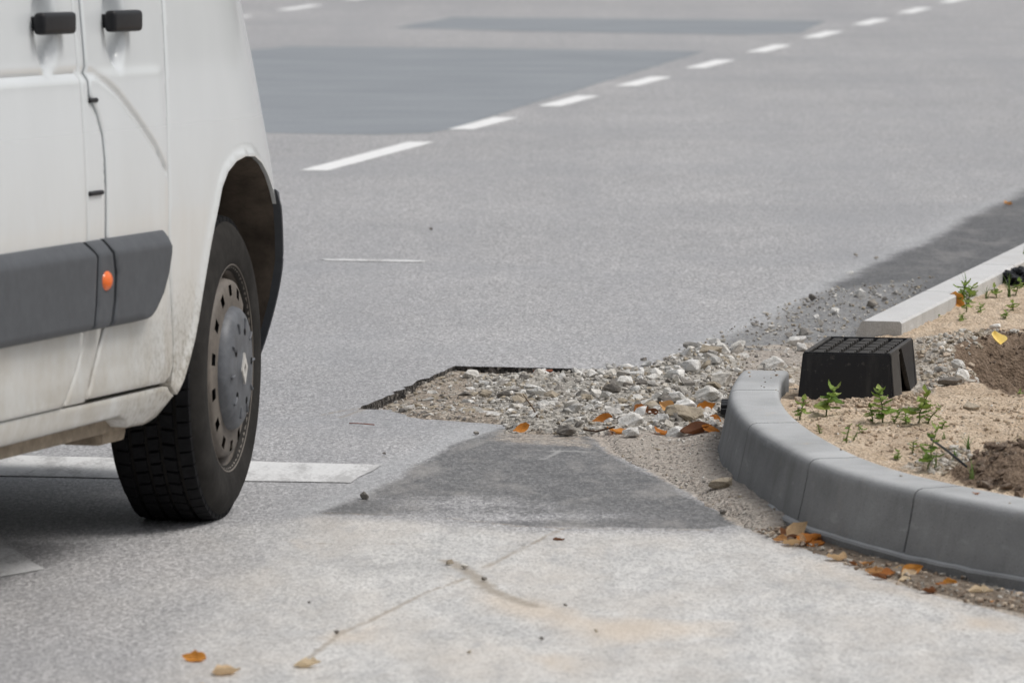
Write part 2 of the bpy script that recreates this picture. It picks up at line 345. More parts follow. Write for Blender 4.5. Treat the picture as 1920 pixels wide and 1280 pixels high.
lb = NB('orange_lens', .2, .5); lb.col((.85, .16, .025)); lb.put(lb.b.inputs['Subsurface Weight'], .2); M['lens'] = lb.m

# ------------------------------------------------------------------ ground frame: u along the lane, v to its right
LA = R(12.7); LU = (math.sin(LA), math.cos(LA)); LV = (math.cos(LA), -math.sin(LA))
def uv2xy(u, v): return u * LU[0] + v * LV[0], u * LU[1] + v * LV[1]
def xy2uv(x, y): return x * LU[0] + y * LU[1], x * LV[0] + y * LV[1]
HU0, HU1, HV0, HV1 = 14.80, 15.955, -3.765, -2.78      # the broken-out rectangle in the road

P_dark1 = GP([(940, 803), (1105, 816), (1135, 845), (1180, 868), (1255, 905), (1330, 948), (1400, 978), (1330, 992), (980, 987), (820, 970), (600, 962), (640, 945), (740, 898), (850, 835)])
P_dark2 = GP([(1350, 650), (1400, 625), (1480, 585), (1590, 520), (1700, 470), (1800, 420), (1925, 360), (2000, 328), (2150, 400), (1760, 545), (1640, 640), (1500, 655)])
P_sl1 = GP([(930, 788), (950, 808), (850, 840), (740, 903), (640, 950), (550, 962), (640, 905), (715, 868), (830, 808)])
P_sl2 = GP([(1200, 688), (1340, 622), (1480, 556), (1600, 494), (1750, 424), (1900, 352), (1900, 372), (1750, 448), (1590, 526), (1480, 590), (1330, 645), (1240, 682)])
P_sand1 = GP([(1100, 812), (1345, 800), (1350, 860), (1440, 945), (1490, 985), (1410, 1002), (1330, 950), (1255, 905), (1180, 868), (1135, 845)])
P_sand2 = GP([(1340, 652), (1530, 640), (1530, 715), (1340, 715)])
P_sand3 = GP([(1405, 998), (1480, 965), (1700, 1050), (1930, 1120), (2150, 1190), (2150, 1250), (1920, 1157), (1700, 1102), (1560, 1047)])
P_fore = GP([(-300, 1030), (150, 1000), (600, 966), (820, 974), (980, 990), (1330, 997), (1420, 985), (1560, 1030), (1920, 1140), (2300, 1250), (2300, 1600), (-300, 1600)])
P_grit = GP([(1200, 690), (1330, 640), (1480, 572), (1570, 540), (1750, 520), (1620, 625), (1500, 660), (1330, 665)])
P_scuff = GP([(640, 925), (960, 925), (1180, 950), (1380, 975), (980, 995), (640, 975)])
P_dusty = GP([(930, 803), (1110, 812), (1140, 846), (1060, 838), (905, 826)])
P_tan = [GP(q) for q in ([(540, 1190), (640, 1180), (720, 1168), (730, 1200), (600, 1215)], [(520, 1010), (590, 1008), (600, 1030), (530, 1030)],
  [(840, 1080), (1000, 1120), (1150, 1150), (1380, 1165), (1400, 1195), (1150, 1215), (1000, 1170), (860, 1130)], [(1740, 1130), (1920, 1165), (1920, 1185), (1780, 1180)],
  [(900, 1200), (1080, 1230), (1100, 1270), (950, 1240)], [(1500, 1040), (1700, 1105), (1900, 1158), (1900, 1170), (1650, 1110), (1480, 1050)])]
L_crack = [GP(q) for q in ([(1055, 990), (985, 1025), (905, 1065)], [(870, 1085), (800, 1110), (700, 1160), (640, 1185), (570, 1240)], [(600, 1018), (720, 1019), (830, 1024)],
  [(698, 762), (640, 770), (598, 779)], [(692, 764), (634, 784)])]
L_streak = GP([(838, 1050), (880, 1072), (920, 1105), (960, 1122), (1005, 1137)])
L_white = [GP(q) for q in ([(880, 839), (980, 842), (1112, 847)], [(1016, 861), (1050, 846)])]
L_seam = GP([(610, 962), (820, 969), (980, 986), (1330, 994)])
L_tar = GP([(560, 474), (850, 487), (1050, 497)])

def build_road():
    us = np.unique(np.round(np.concatenate([np.arange(9.6, 17.2, .032), np.arange(17.2, 26, .09), [HU0, HU1]]), 4))
    vs = np.unique(np.round(np.concatenate([np.arange(-6.2, -.8, .0115), [HV0, HV1]]), 4))
    U, V_ = np.meshgrid(us, vs, indexing='ij'); nu, nv = U.shape
    iu0, iu1 = np.argmin(abs(us - HU0)), np.argmin(abs(us - HU1)); iv0, iv1 = np.argmin(abs(vs - HV0)), np.argmin(abs(vs - HV1))
    # ragged break along the two open edges
    U2, V2 = U.copy(), V_.copy()
    U2[iu1, iv0:iv1] += .02 * fbm(V_[iu1, iv0:iv1], 0 * V_[iu1, iv0:iv1], 14, 3, 5)
    V2[iu0:iu1 + 1, iv0] += .03 * fbm(U[iu0:iu1 + 1, iv0], 0 * U[iu0:iu1 + 1, iv0], 16, 3, 9)
    X, Y = uv2xy(U2, V2)
    Z = .0 * X
    Z *= sstep(9.6, 10.5, U) * sstep(26, 24, U) * sstep(-6.2, -5.8, V_) * sstep(-.8, -1.2, V_)
    A = np.zeros((nu, nv, 4)); B = np.zeros((nu, nv, 4))
    wob = .05 * fbm(X, Y, 3, 3, 21)
    f = lambda P, w_: sstep(-w_, w_, sdf(P, X, Y) + wob)
    A[..., 0] = np.maximum(f(P_dark1, .05) * (1 - .42 * sstep(-.15, .22, sdf(P_scuff, X, Y)) * (.35 + 1.5 * vnoise(X * 2.2, Y * 7, 19))), sstep(-.14, .14, sdf(P_dark2, X, Y) + 1.8 * wob * (.5 + vnoise(X * 5, Y * 1.6, 23))))
    A[..., 1] = np.maximum(f(P_sl1, .09), f(P_sl2, .14))
    A[..., 2] = np.maximum.reduce([.55 * f(P_dusty, .06), f(P_sand1, .05), .75 * f(P_sand2, .05), f(P_sand3, .03)])
    A[..., 3] = sstep(-.1, .16, sdf(P_fore, X, Y) + wob) * (.25 + .75 * sstep(-.95, -.15, X + .8 * wob))
    for P in P_tan: B[..., 1] = np.maximum(B[..., 1], f(P, .16))
    for l in L_crack: B[..., 0] = np.maximum(B[..., 0], sstep(.022, .0, ldist(l, X, Y) + .2 * abs(wob)))
    B[..., 0] = np.maximum(B[..., 0], sstep(.05, .0, ldist(L_streak, X, Y)))
    B[..., 0] = np.maximum(B[..., 0], .8 * sstep(.03, .006, ldist(L_seam, X, Y) + wob * .2))
    for l in L_white: B[..., 3] = np.maximum(B[..., 3], sstep(.022, .0, ldist(l, X, Y)))
    B[..., 0] = np.maximum(B[..., 0], .72 * f(P_sand3, .05))
    B[..., 2] = f(P_grit, .10)
    tar = sstep(.28, .0, ldist(L_tar, X, Y) + wob); B[..., 2] = np.maximum(B[..., 2], .35 * tar)
    verts = np.stack([X, Y, Z], -1).reshape(-1, 3).tolist()
    idx = np.arange(nu * nv).reshape(nu, nv)
    q = np.stack([idx[:-1, :-1], idx[:-1, 1:], idx[1:, 1:], idx[1:, :-1]], -1)
    keep = np.ones(q.shape[:2], bool); keep[iu0:iu1, iv0:iv1] = False
    faces = q[keep].reshape(-1, 4)[:, ::-1].tolist()
    # the rest of the sheet, out to the horizon
    n0 = len(verts); a0, a1, b0, b1 = us[0], us[-1], vs[0], vs[-1]; Lg = 4000
    ring = [(a0, b0), (a0, b1), (a1, b1), (a1, b0), (-Lg, -Lg), (-Lg, Lg), (Lg, Lg), (Lg, -Lg)]
    for (u, v) in ring: x, y = uv2xy(u, v); verts.append((x, y, 0))
    for i in range(4):
        j = (i + 1) % 4; faces.append([n0 + i, n0 + j, n0 + 4 + j, n0 + 4 + i][::1])
    o = mesh_obj('road', verts, faces, M['road'], None, True); tag(o, kind='structure')
    me = o.data
    bm = bmesh.new(); bm.from_mesh(me)
    for fc in bm.faces:
        if fc.normal.z < 0: fc.normal_flip()
    bm.to_mesh(me); bm.free()
    for nm, arr in (('maskA', A), ('maskB', B)):
        at = me.attributes.new(nm, 'FLOAT_COLOR', 'POINT')
        full = np.concatenate([arr.reshape(-1, 4), np.zeros((8, 4))]); at.data.foreach_set('color', full.ravel())
    # cut faces of the hole: short walls down from the ragged edges
    def wall(ii, name):
        pv = [verts[k] for k in ii]; V = []; Fc = []
        rows = 5
        for r in range(rows + 1):
            for k, p in enumerate(pv):
                j = .006 * (_hash(np.int64(k), np.int64(r), 7) - .5) if r else 0
                V.append((p[0] + j, p[1] + j, p[2] - .06 * r / rows))
        n = len(pv)
        for r in range(rows):
            for k in range(n - 1): Fc.append((r * n + k, r * n + k + 1, (r + 1) * n + k + 1, (r + 1) * n + k))
        return mesh_obj(name, V, Fc, M['cut'], o)
    wall(idx[iu1, iv0:iv1 + 1].tolist(), 'cut_edge'); wall(idx[iu0:iu1 + 1, iv0].tolist(), 'cut_edge')
    return o
road = build_road()

def sheet(name, corners, mat, z=.001, parent=None, cut=1):
    """flat painted or patched area lying on the road, with a slightly uneven edge"""
    pts = [Vector((p[0], p[1], 0)) for p in corners]; out = []
    for i, p in enumerate(pts):
        q = pts[(i + 1) % len(pts)]; n = max(1, int((q - p).length / .12))
        for k in range(n):
            r_ = p.lerp(q, k / n); j = cut * .012
            out.append((r_.x + random.uniform(-j, j), r_.y + random.uniform(-j, j), z))
    return mesh_obj(name, out, [tuple(range(len(out)))], mat, parent)
random.seed(3)
# lane line: one metre dashes, one metre gaps, the nearest one longer
lu, lv = xy2uv(*G(562, 320)[:2]); W12 = .125
def dash(u0, u1, v0, mat=None):
    c = [uv2xy(u0, v0), uv2xy(u0, v0 + W12), uv2xy(u1, v0 + W12), uv2xy(u1, v0)]
    c = [Vector((*p, 0)) for p in c]; return sheet('lane_dash', c, mat or M['paint'], .002, road, .25)
dash(lu, lu + 1.98, lv)
d0 = xy2uv(*G(840, 243)[:2])
for k in range(12):
    dash(d0[0] + k * 1.975, d0[0] + k * 1.975 + 1.0, d0[1] + .004 * k)
e0 = xy2uv(*G(513, 20)[:2])
for k in range(-4, 5): dash(e0[0] + k * 1.975, e0[0] + k * 1.975 + 1.0, e0[1])
# stop line beneath the van, arrow tip, remnant of a thin line
sheet('stop_line', GP([(-500, 832), (0, 853), (715, 872), (655, 906), (0, 893), (-500, 874)]), M['paintworn'], .002, road, .6)
sheet('arrow_marking', GP([(-260, 1000), (0, 1013), (82, 1068), (0, 1083), (-260, 1100)]), M['paintworn'], .002, road, .5)
sheet('line_remnant', GP([(600, 486), (700, 487), (798, 489), (798, 492), (700, 491), (610, 489)]), M['paintworn'], .002, road, .3)
# old repairs on the far lane
sheet('asphalt_patch', GP([(200, 118), (545, 88), (900, 91), (1322, 97), (1180, 140), (1000, 193), (850, 243), (800, 250), (700, 253), (480, 250), (100, 250)]), M['patch'], .001, road)
sheet('asphalt_patch', GP([(738, 53), (850, 33), (1100, 35), (1548, 40), (1500, 62), (1400, 66), (1000, 60)]), M['patch'], .001, road)

# line of the curved kerb's outer top edge
KZ = .165
K_out = catmull([(.66, 15.18, 0), (.60, 14.94, 0), (.552, 14.45, 0), (.548, 14.05, 0), (.570, 13.70, 0), (.615, 13.335, 0), (.680, 12.975, 0), (.770, 12.67, 0), (.883, 12.42, 0), (1.0, 12.21, 0), (1.10, 12.05, 0), (1.45, 11.6, 0), (1.95, 11.15, 0), (2.6, 10.8, 0)], .03)
K_out = [p * .984 for p in K_out]
K_out = [Vector((p.x, p.y, 0)) for p in K_out if p.y <= 14.72]

# ------------------------------------------------------------------ rubble bed in the hole and around it
P_bed = GP([(690, 764), (838, 684), (1200, 688), (1325, 648), (1420, 655), (1560, 660), (1640, 665), (1600, 740), (1480, 735), (1400, 725), (1370, 800), (1350, 862), (1490, 985), (1410, 1000), (1330, 950), (1255, 907), (1180, 870), (1135, 846), (1105, 819), (940, 812), (925, 797), (770, 787)])
P_rub = GP([(880, 700), (1180, 690), (1330, 650), (1400, 690), (1365, 720), (1350, 790), (1340, 812), (1110, 818), (945, 810), (930, 775)])
P_hole = GP([(700, 762), (840, 690), (1010, 693), (940, 790), (770, 786)])
def bedz(x, y):
    x = np.asarray(x, float); y = np.asarray(y, float); u, v = xy2uv(x, y)
    s = sdf(P_bed, x, y) + .07 * fbm(x, y, 6, 3, 71)
    z = -.014 + .022 * sstep(-.03, .06, s)
    r = sstep(-.05, .15, sdf(P_rub, x, y))
    z = z + .018 * r + .024 * sstep(.16, .0, ldist([(q.x, q.y) for q in K_out[:70:4]], x, y))
    inh = sstep(HV0 + .75, HV0 + .35, v) * sstep(14.72, 15.0, u) * sstep(HU1 + .2, HU1 + .1, u)
    z = z - .024 * inh + .016 * np.exp(-np.maximum(0, v - HV0) / .035) * sstep(14.7, 14.95, u) * sstep(HU1 + .05, HU1 - .05, u) * (.6 + fbm(x, y, 12, 2, 73))
    z = np.where((u > HU1 - .08) & (v < HV0 + .55), np.minimum(z, -.011), z)
    return z + .008 * fbm(x, y, 14, 4, 31) * sstep(-.05, .02, s) + .010 * fbm(x, y, 5, 2, 37) * r
def build_bed():
    xs = np.arange(-.55, 1.25, .011); ys = np.arange(12.6, 17.6, .022)
    X, Y = np.meshgrid(xs, ys, indexing='ij'); S = sdf(P_bed, X, Y); Z = bedz(X, Y); n, m = X.shape
    u, v = xy2uv(X, Y)
    ok = (S > -.12) | ((u > HU0 - .1) & (u < HU1 + .04) & (v > HV0 - .03) & (v < HV1 + .1))
    idx = np.full((n, m), -1); idx[ok] = np.arange(ok.sum())
    q = np.stack([idx[:-1, :-1], idx[1:, :-1], idx[1:, 1:], idx[:-1, 1:]], -1).reshape(-1, 4); q = q[(q >= 0).all(1)]
    o = mesh_obj('rubble_bed', np.stack([X[ok], Y[ok], Z[ok]], -1).tolist(), q.tolist(), M['bed'], None, True)
    A = np.zeros((ok.sum(), 4)); A[:, 0] = sstep(-.1, .1, sdf(P_rub, X[ok], Y[ok])); A[:, 1] = np.maximum(sstep(-.05, .05, sdf(P_sand1, X[ok], Y[ok])), sstep(-.1, .1, sdf(P_sand2, X[ok], Y[ok]))); A[:, 2] = sstep(-.08, .08, sdf(P_grit, X[ok], Y[ok]))
    o.data.attributes.new('maskA', 'FLOAT_COLOR', 'POINT').data.foreach_set('color', A.ravel())
    return tag(o, kind='structure')
build_bed()

# brown dirt washed into the gutter along the curved kerb
def build_gutter():
    xs = np.arange(.45, 1.7, .010); ys = np.arange(10.9, 13.6, .014); X, Y = np.meshgrid(xs, ys, indexing='ij')
    S = sdf(P_sand3, X, Y) + .05 * fbm(X, Y, 6, 3, 81)
    Z = -.006 + .014 * sstep(-.03, .07, S) + .010 * fbm(X, Y, 22, 4, 83) * sstep(-.02, .05, S); ok = S > -.06; n, m = X.shape
    idx = np.full((n, m), -1); idx[ok] = np.arange(ok.sum())
    q = np.stack([idx[:-1, :-1], idx[1:, :-1], idx[1:, 1:], idx[:-1, 1:]], -1).reshape(-1, 4); q = q[(q >= 0).all(1)]
    tag(mesh_obj('gutter_dirt', np.stack([X[ok], Y[ok], Z[ok]], -1).tolist(), q.tolist(), M['gutter'], None, True), kind='structure')
build_gutter()
# ------------------------------------------------------------------ kerbs
def knorm(i):
    t = (K_out[min(i + 1, len(K_out) - 1)] - K_out[max(i - 1, 0)]).normalized()
    return Vector((-t.y, t.x, 0))          # towards the planter
PROF = [(-.040, -.12), (-.030, 0.0), (-.014, .065), (-.001, KZ - .036), (0.0, KZ - .026), (.0025, KZ - .015), (.007, KZ - .007), (.014, KZ - .002), (.024, KZ), (.034, KZ + .0002), (.112, KZ + .0002), (.12, KZ), (.127, KZ - .003), (.13, KZ - .010), (.13, -.12)]
def kerb_stone(name, i0, i1, parent, gap=.003):
    V = []; n = len(PROF); rows = []
    for i in range(i0, i1 + 1):
        p = K_out[i]; nr = knorm(i)
        t = (K_out[min(i + 1, len(K_out) - 1)] - K_out[max(i - 1, 0)]).normalized()
        sh = t * gap if i == i0 else (-t * gap if i == i1 else Vector((0, 0, 0)))
        V += [p + sh + nr * a + Vector((0, 0, z)) for a, z in PROF]
    m = i1 - i0 + 1; Fc = [(r * n + k, r * n + (k + 1) % n, (r + 1) * n + (k + 1) % n, (r + 1) * n + k) for r in range(m - 1) for k in range(n)]
    Fc += [tuple(range(n))[::-1], tuple(range((m - 1) * n, m * n))]
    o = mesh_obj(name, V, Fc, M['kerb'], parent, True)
    bm = bmesh.new(); bm.from_mesh(o.data); bmesh.ops.recalc_face_normals(bm, faces=bm.faces)
    ends = [f for f in bm.faces if len(f.verts) > 4]
    es = list({e for f in ends for e in f.edges}); 
    for f in ends: f.smooth = False
    for e in es: e.smooth = False
    bm.to_mesh(o.data); bm.free()
    return o
kerb = empty('curved_kerb', (.66, 13.0, 0))
kerb.location = (0, 0, 0)
tag(kerb, 'curved grey concrete kerb around the sandy planter, with rounded top edge', 'kerb')
cuts = [14.72, 14.21, 13.48, 12.767, 12.22, 11.7, 11.25, 10.9, 10.65]
ci = [min(range(len(K_out)), key=lambda i: abs(K_out[i].y - c)) for c in cuts]
for a, b_ in zip(ci[:-1], ci[1:]): kerb_stone('kerb_stone', a, b_, kerb)
# mortar in the joints and the rough footing below
def footing():
    pr = [(-.040, -.1), (-.036, .020), (-.033, .025), (-.018, .028), (.03, .02), (.03, -.1)]
    V = []; n = len(pr)
    ii = [i for i in range(len(K_out)) if K_out[i].y < 13.3]
    for i in ii:
        j = .006 * fbm(np.array([K_out[i].x]), np.array([K_out[i].y]), 9, 3, 5)[0] * 2
        d = 1
        V += [K_out[i] + knorm(i) * (a * d + (j if a < 0 else 0)) + Vector((0, 0, z + (j if z > 0 else 0))) for a, z in pr]
    Fc = [(r * n + k, r * n + (k + 1) % n, (r + 1) * n + (k + 1) % n, (r + 1) * n + k) for r in range(len(ii) - 1) for k in range(n)]
    Fc += [tuple(range(n))[::-1], tuple(range((len(ii) - 1) * n, len(ii) * n))]
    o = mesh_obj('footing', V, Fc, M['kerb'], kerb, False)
    bm = bmesh.new(); bm.from_mesh(o.data); bmesh.ops.recalc_face_normals(bm, faces=bm.faces); bm.to_mesh(o.data); bm.free()
footing()
# straight kerb beyond the box
K2Z = .14
ka = G(1606, 601, K2Z); kb_ = G(1925, 448, K2Z); kd = (kb_ - ka); kd.z = 0; kd.normalize(); kn = Vector((kd.y, -kd.x, 0))
skerb = tag(empty('straight_kerb', (0, 0, 0)), 'straight pale concrete kerb with broken end behind the black box', 'kerb')
pr2 = [(-.03, -.15), (-.012, .02), (0, K2Z - .03), (.012, K2Z - .006), (.02, K2Z), (.126, K2Z), (.132, K2Z - .006), (.132, -.15)]
for i in range(9):
    L0 = i * 1.0 + (0 if i == 0 else .0); a0 = ka + kd * (i * .985 if i else 0); a1 = ka + kd * ((i + 1) * .985 - .006)
    V = []; n = len(pr2)
    for p in (a0, a1): V += [Vector((p.x, p.y, 0)) + kn * a + Vector((0, 0, z - (.012 * (a > .1) if i == 0 and p is a0 else 0) * 0)) for a, z in pr2]
    Fc = [(k, (k + 1) % n, n + (k + 1) % n, n + k) for k in range(n)] + [tuple(range(n))[::-1], tuple(range(n, 2 * n))]
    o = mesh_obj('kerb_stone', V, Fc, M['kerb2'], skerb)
    bm = bmesh.new(); bm.from_mesh(o.data); bmesh.ops.recalc_face_normals(bm, faces=bm.faces); bm.to_mesh(o.data); bm.free()

# ------------------------------------------------------------------ planter soil
K_in = [K_out[i] + knorm(i) * .10 for i in range(0, len(K_out), 3)]
kin2 = [ka + kn * .10 + kd * t for t in (9, 5, 2, 0)]
P_soil = [Vector((p.x, p.y, 0)) for p in K_in] + [Vector((3.2, 10.7, 0)), Vector((4.2, 16, 0)), Vector((5.5, 26, 0))] + [Vector((p.x, p.y, 0)) for p in kin2] + [Vector((1.0, 16.35, 0)), Vector((.80, 15.9, 0)), Vector((.72, 15.2, 0)), Vector((.74, 14.98, 0))]
def soilz(x, y):
    x = np.asarray(x, float); y = np.asarray(y, float)
    z = .134 - .03 * sstep(14.0, 15.0, y) * sstep(1.2, .8, x) - .035 * sstep(15.4, 16.6, y)
    z = z + .010 * fbm(x, y, 2.2, 3, 41) + .010 * fbm(x, y, 11, 4, 44) + .018 * fbm(x, y, 38, 3, 47)
    # gap by the kerb ends runs down to the road
    z = z - .09 * sstep(15.3, 15.9, y) * sstep(1.05, .85, x)
    c = G(1965, 732, .07)
    dx = (x - c.x) / .24; dy = (y - c.y) / .70; d = np.sqrt(dx * dx + dy * dy) + .5 * fbm(x, y, 7, 3, 51)
    z = z - .22 * sstep(1.05, .35, d)
    rim = np.exp(-((d - 1.15) / .22) ** 2) * sstep(c.y - .1, c.y + .2, y); z = z + .03 * rim
    m = G(1925, 888, .14); dx = (x - m.x) / .17; dy = (y - m.y) / .30; d2 = np.sqrt(dx * dx + dy * dy) + .7 * fbm(x, y, 9, 3, 57)
    z = z + .058 * sstep(1.0, .3, d2) + .03 * sstep(1.0, .6, d2) * fbm(x, y, 22, 3, 59)
    return z
def build_soil():
    xs = np.concatenate([np.arange(.55, 1.75, .0095), np.arange(1.75, 5.4, .08)]); ys = np.concatenate([np.arange(10.8, 18.6, .02), np.arange(18.6, 26, .1)])
    X, Y = np.meshgrid(xs, ys, indexing='ij'); S = sdf(P_soil, X, Y); Z = soilz(X, Y); n, m = X.shape
    Z = np.where(S < .0, np.minimum(Z, KZ - .05), Z); Z = np.where((S > 0) & (S < .06) & (Y < 14.9), np.minimum(Z, KZ - .012), Z)
    ok = S > -.02
    idx = np.full((n, m), -1); idx[ok] = np.arange(ok.sum())
    q = np.stack([idx[:-1, :-1], idx[1:, :-1], idx[1:, 1:], idx[:-1, 1:]], -1).reshape(-1, 4); q = q[(q >= 0).all(1)]
    x, y = X[ok], Y[ok]
    o = mesh_obj('planter_soil', np.stack([x, y, Z[ok]], -1).tolist(), q.tolist(), M['soil'], None, True)
    A = np.zeros((len(x), 4)); wob = .08 * fbm(x, y, 5, 3, 61)
    gp = GP([(1690, 655), (1740, 628), (1840, 625), (1960, 628), (1960, 650), (1830, 655), (1815, 690), (1850, 725), (1760, 740), (1720, 760)], .11)
    A[:, 0] = np.maximum(sstep(-.06, .06, sdf(gp, x, y) + wob), .9 * sstep(-.03, .05, sdf(GP([(1400, 700), (1520, 650), (1520, 760), (1475, 750)], .06), x, y)))
    g2 = GP([(1690, 885), (1800, 850), (1830, 880), (1780, 905)], .12); A[:, 0] = np.maximum(A[:, 0], sstep(-.06, .06, sdf(g2, x, y) + wob))
    c = G(1965, 732, .07); d = np.sqrt(((x - c.x) / .25) ** 2 + ((y - c.y) / .74) ** 2) + wob * 3
    m = G(1925, 888, .14); d2 = np.sqrt(((x - m.x) / .185) ** 2 + ((y - m.y) / .34) ** 2) + wob * 3
    A[:, 1] = np.maximum(sstep(1.15, .85, d), sstep(1.1, .8, d2))
    o.data.attributes.new('maskA', 'FLOAT_COLOR', 'POINT').data.foreach_set('color', A.ravel())
    return tag(o, kind='structure')
build_soil()

# ------------------------------------------------------------------ stones
random.seed(11); rng = np.random.default_rng(11)
def hull_mesh(name, npts, mat, jit=.35, seed=0):
    rr = random.Random(seed); bm = bmesh.new()
    for i in range(npts):
        v = Vector((rr.gauss(0, 1), rr.gauss(0, 1), rr.gauss(0, 1))).normalized()
        m = max(abs(v.x), abs(v.y), abs(v.z)); v = v.lerp(v / m, rr.random() * .45) * (1 - jit * rr.random() ** 2)
        bm.verts.new(v * .5)
    r = bmesh.ops.convex_hull(bm, input=bm.verts); 
    bmesh.ops.delete(bm, geom=[e for e in r['geom_interior'] if isinstance(e, bmesh.types.BMVert)], context='VERTS')
    loose = [v for v in bm.verts if not v.link_faces]; bmesh.ops.delete(bm, geom=loose, context='VERTS')
    bmesh.ops.recalc_face_normals(bm, faces=bm.faces)
    lo = [min(v.co[k] for v in bm.verts) for k in range(3)]; hi = [max(v.co[k] for v in bm.verts) for k in range(3)]
    for v in bm.verts:
        for k in range(3): v.co[k] = (v.co[k] - (lo[k] + hi[k]) / 2) / (hi[k] - lo[k])
    me = bpy.data.meshes.new(name); bm.to_mesh(me); bm.free(); me.materials.append(mat); return me
def detailed_mesh(name, mat, seed):
    """larger stone: hull with chipped, roughened faces"""
    me = hull_mesh(name, 16, mat, .35, seed); bm = bmesh.new(); bm.from_mesh(me)
    bmesh.ops.bevel(bm, geom=bm.edges[:], offset=.035, segments=1, affect='EDGES')
    bmesh.ops.triangulate(bm, faces=bm.faces); bmesh.ops.subdivide_edges(bm, edges=bm.edges[:], cuts=2, use_grid_fill=True)
    from mathutils import noise
    for v in bm.verts: v.co += v.normal * (.05 * noise.fractal(v.co * 4.5 + Vector((seed, 0, 0)), .8, 2.1, 3))
    bm.to_mesh(me); bm.free(); return me
STONES = {k: [hull_mesh('rubble_stone', 13 + i % 7, M[k], .4, 100 + i * 7 + len(k)) for i in range(10)] for k in ('stone', 'darkstone', 'tanstone', 'palestone', 'clod', 'sandclod')}
BIG = {k: [detailed_mesh('large_stone', M[k], 300 + i * 13 + len(k)) for i in range(5)] for k in ('stone', 'darkstone', 'tanstone', 'palestone', 'clod')}
def stone_obj(name, me, x, y, z, sx, sy, sz, tilt=.35, rz=None):
    o = bpy.data.objects.new(name, me); o.location = (x, y, z); o.scale = (sx, sy, sz)
    o.rotation_euler = (random.uniform(-tilt, tilt), random.uniform(-tilt, tilt), random.uniform(0, 6.28) if rz is None else rz); return link(o)
def gz(x, y):
    """height of whatever lies at this point"""
    if sdf(P_soil, np.array([x]), np.array([y]))[0] > .02: return float(soilz(np.array([x]), np.array([y]))[0])
    return max(float(bedz(np.array([x]), np.array([y]))[0]), -.03 if in_hole(x, y) else .001)
def locate(px, py, dz=0.0):
    """where the thing seen at this pixel stands: on the planter soil if the ray meets it, else on the road or rubble"""
    p = G(px, py, .12)
    if sdf(P_soil, np.array([p.x]), np.array([p.y]))[0] > .015:
        for _ in range(4): p = G(px, py, float(soilz(np.array([p.x]), np.array([p.y]))[0]) + dz)
        return p
    p = G(px, py, .005)
    for _ in range(4):
        z = max(float(bedz(np.array([p.x]), np.array([p.y]))[0]), -.03 if in_hole(p.x, p.y) else .001); p = G(px, py, z + dz)
    return p
def in_hole(x, y):
    u, v = xy2uv(x, y); return HU0 < u < HU1 and HV0 < v < HV1
def big_stone(px, py, wpx, hpx, mat, label, name='stone', z=None, rz=None, tilt=.12):
    """(px, py) the middle of the stone in the photograph, wpx and hpx its extent there"""
    p = locate(px, py + hpx * .42); zz = p.z
    s = pxm(p.y); w_, h_ = wpx / s, hpx / s
    o = stone_obj(name, random.choice(BIG[mat]), p.x, p.y + w_ * .3, zz + h_ * .36, w_ * 1.05, w_ * .9, h_ * 1.02, tilt, random.uniform(-.4, .4) if rz is None else rz)
    tag(o, label, 'stone'); return o
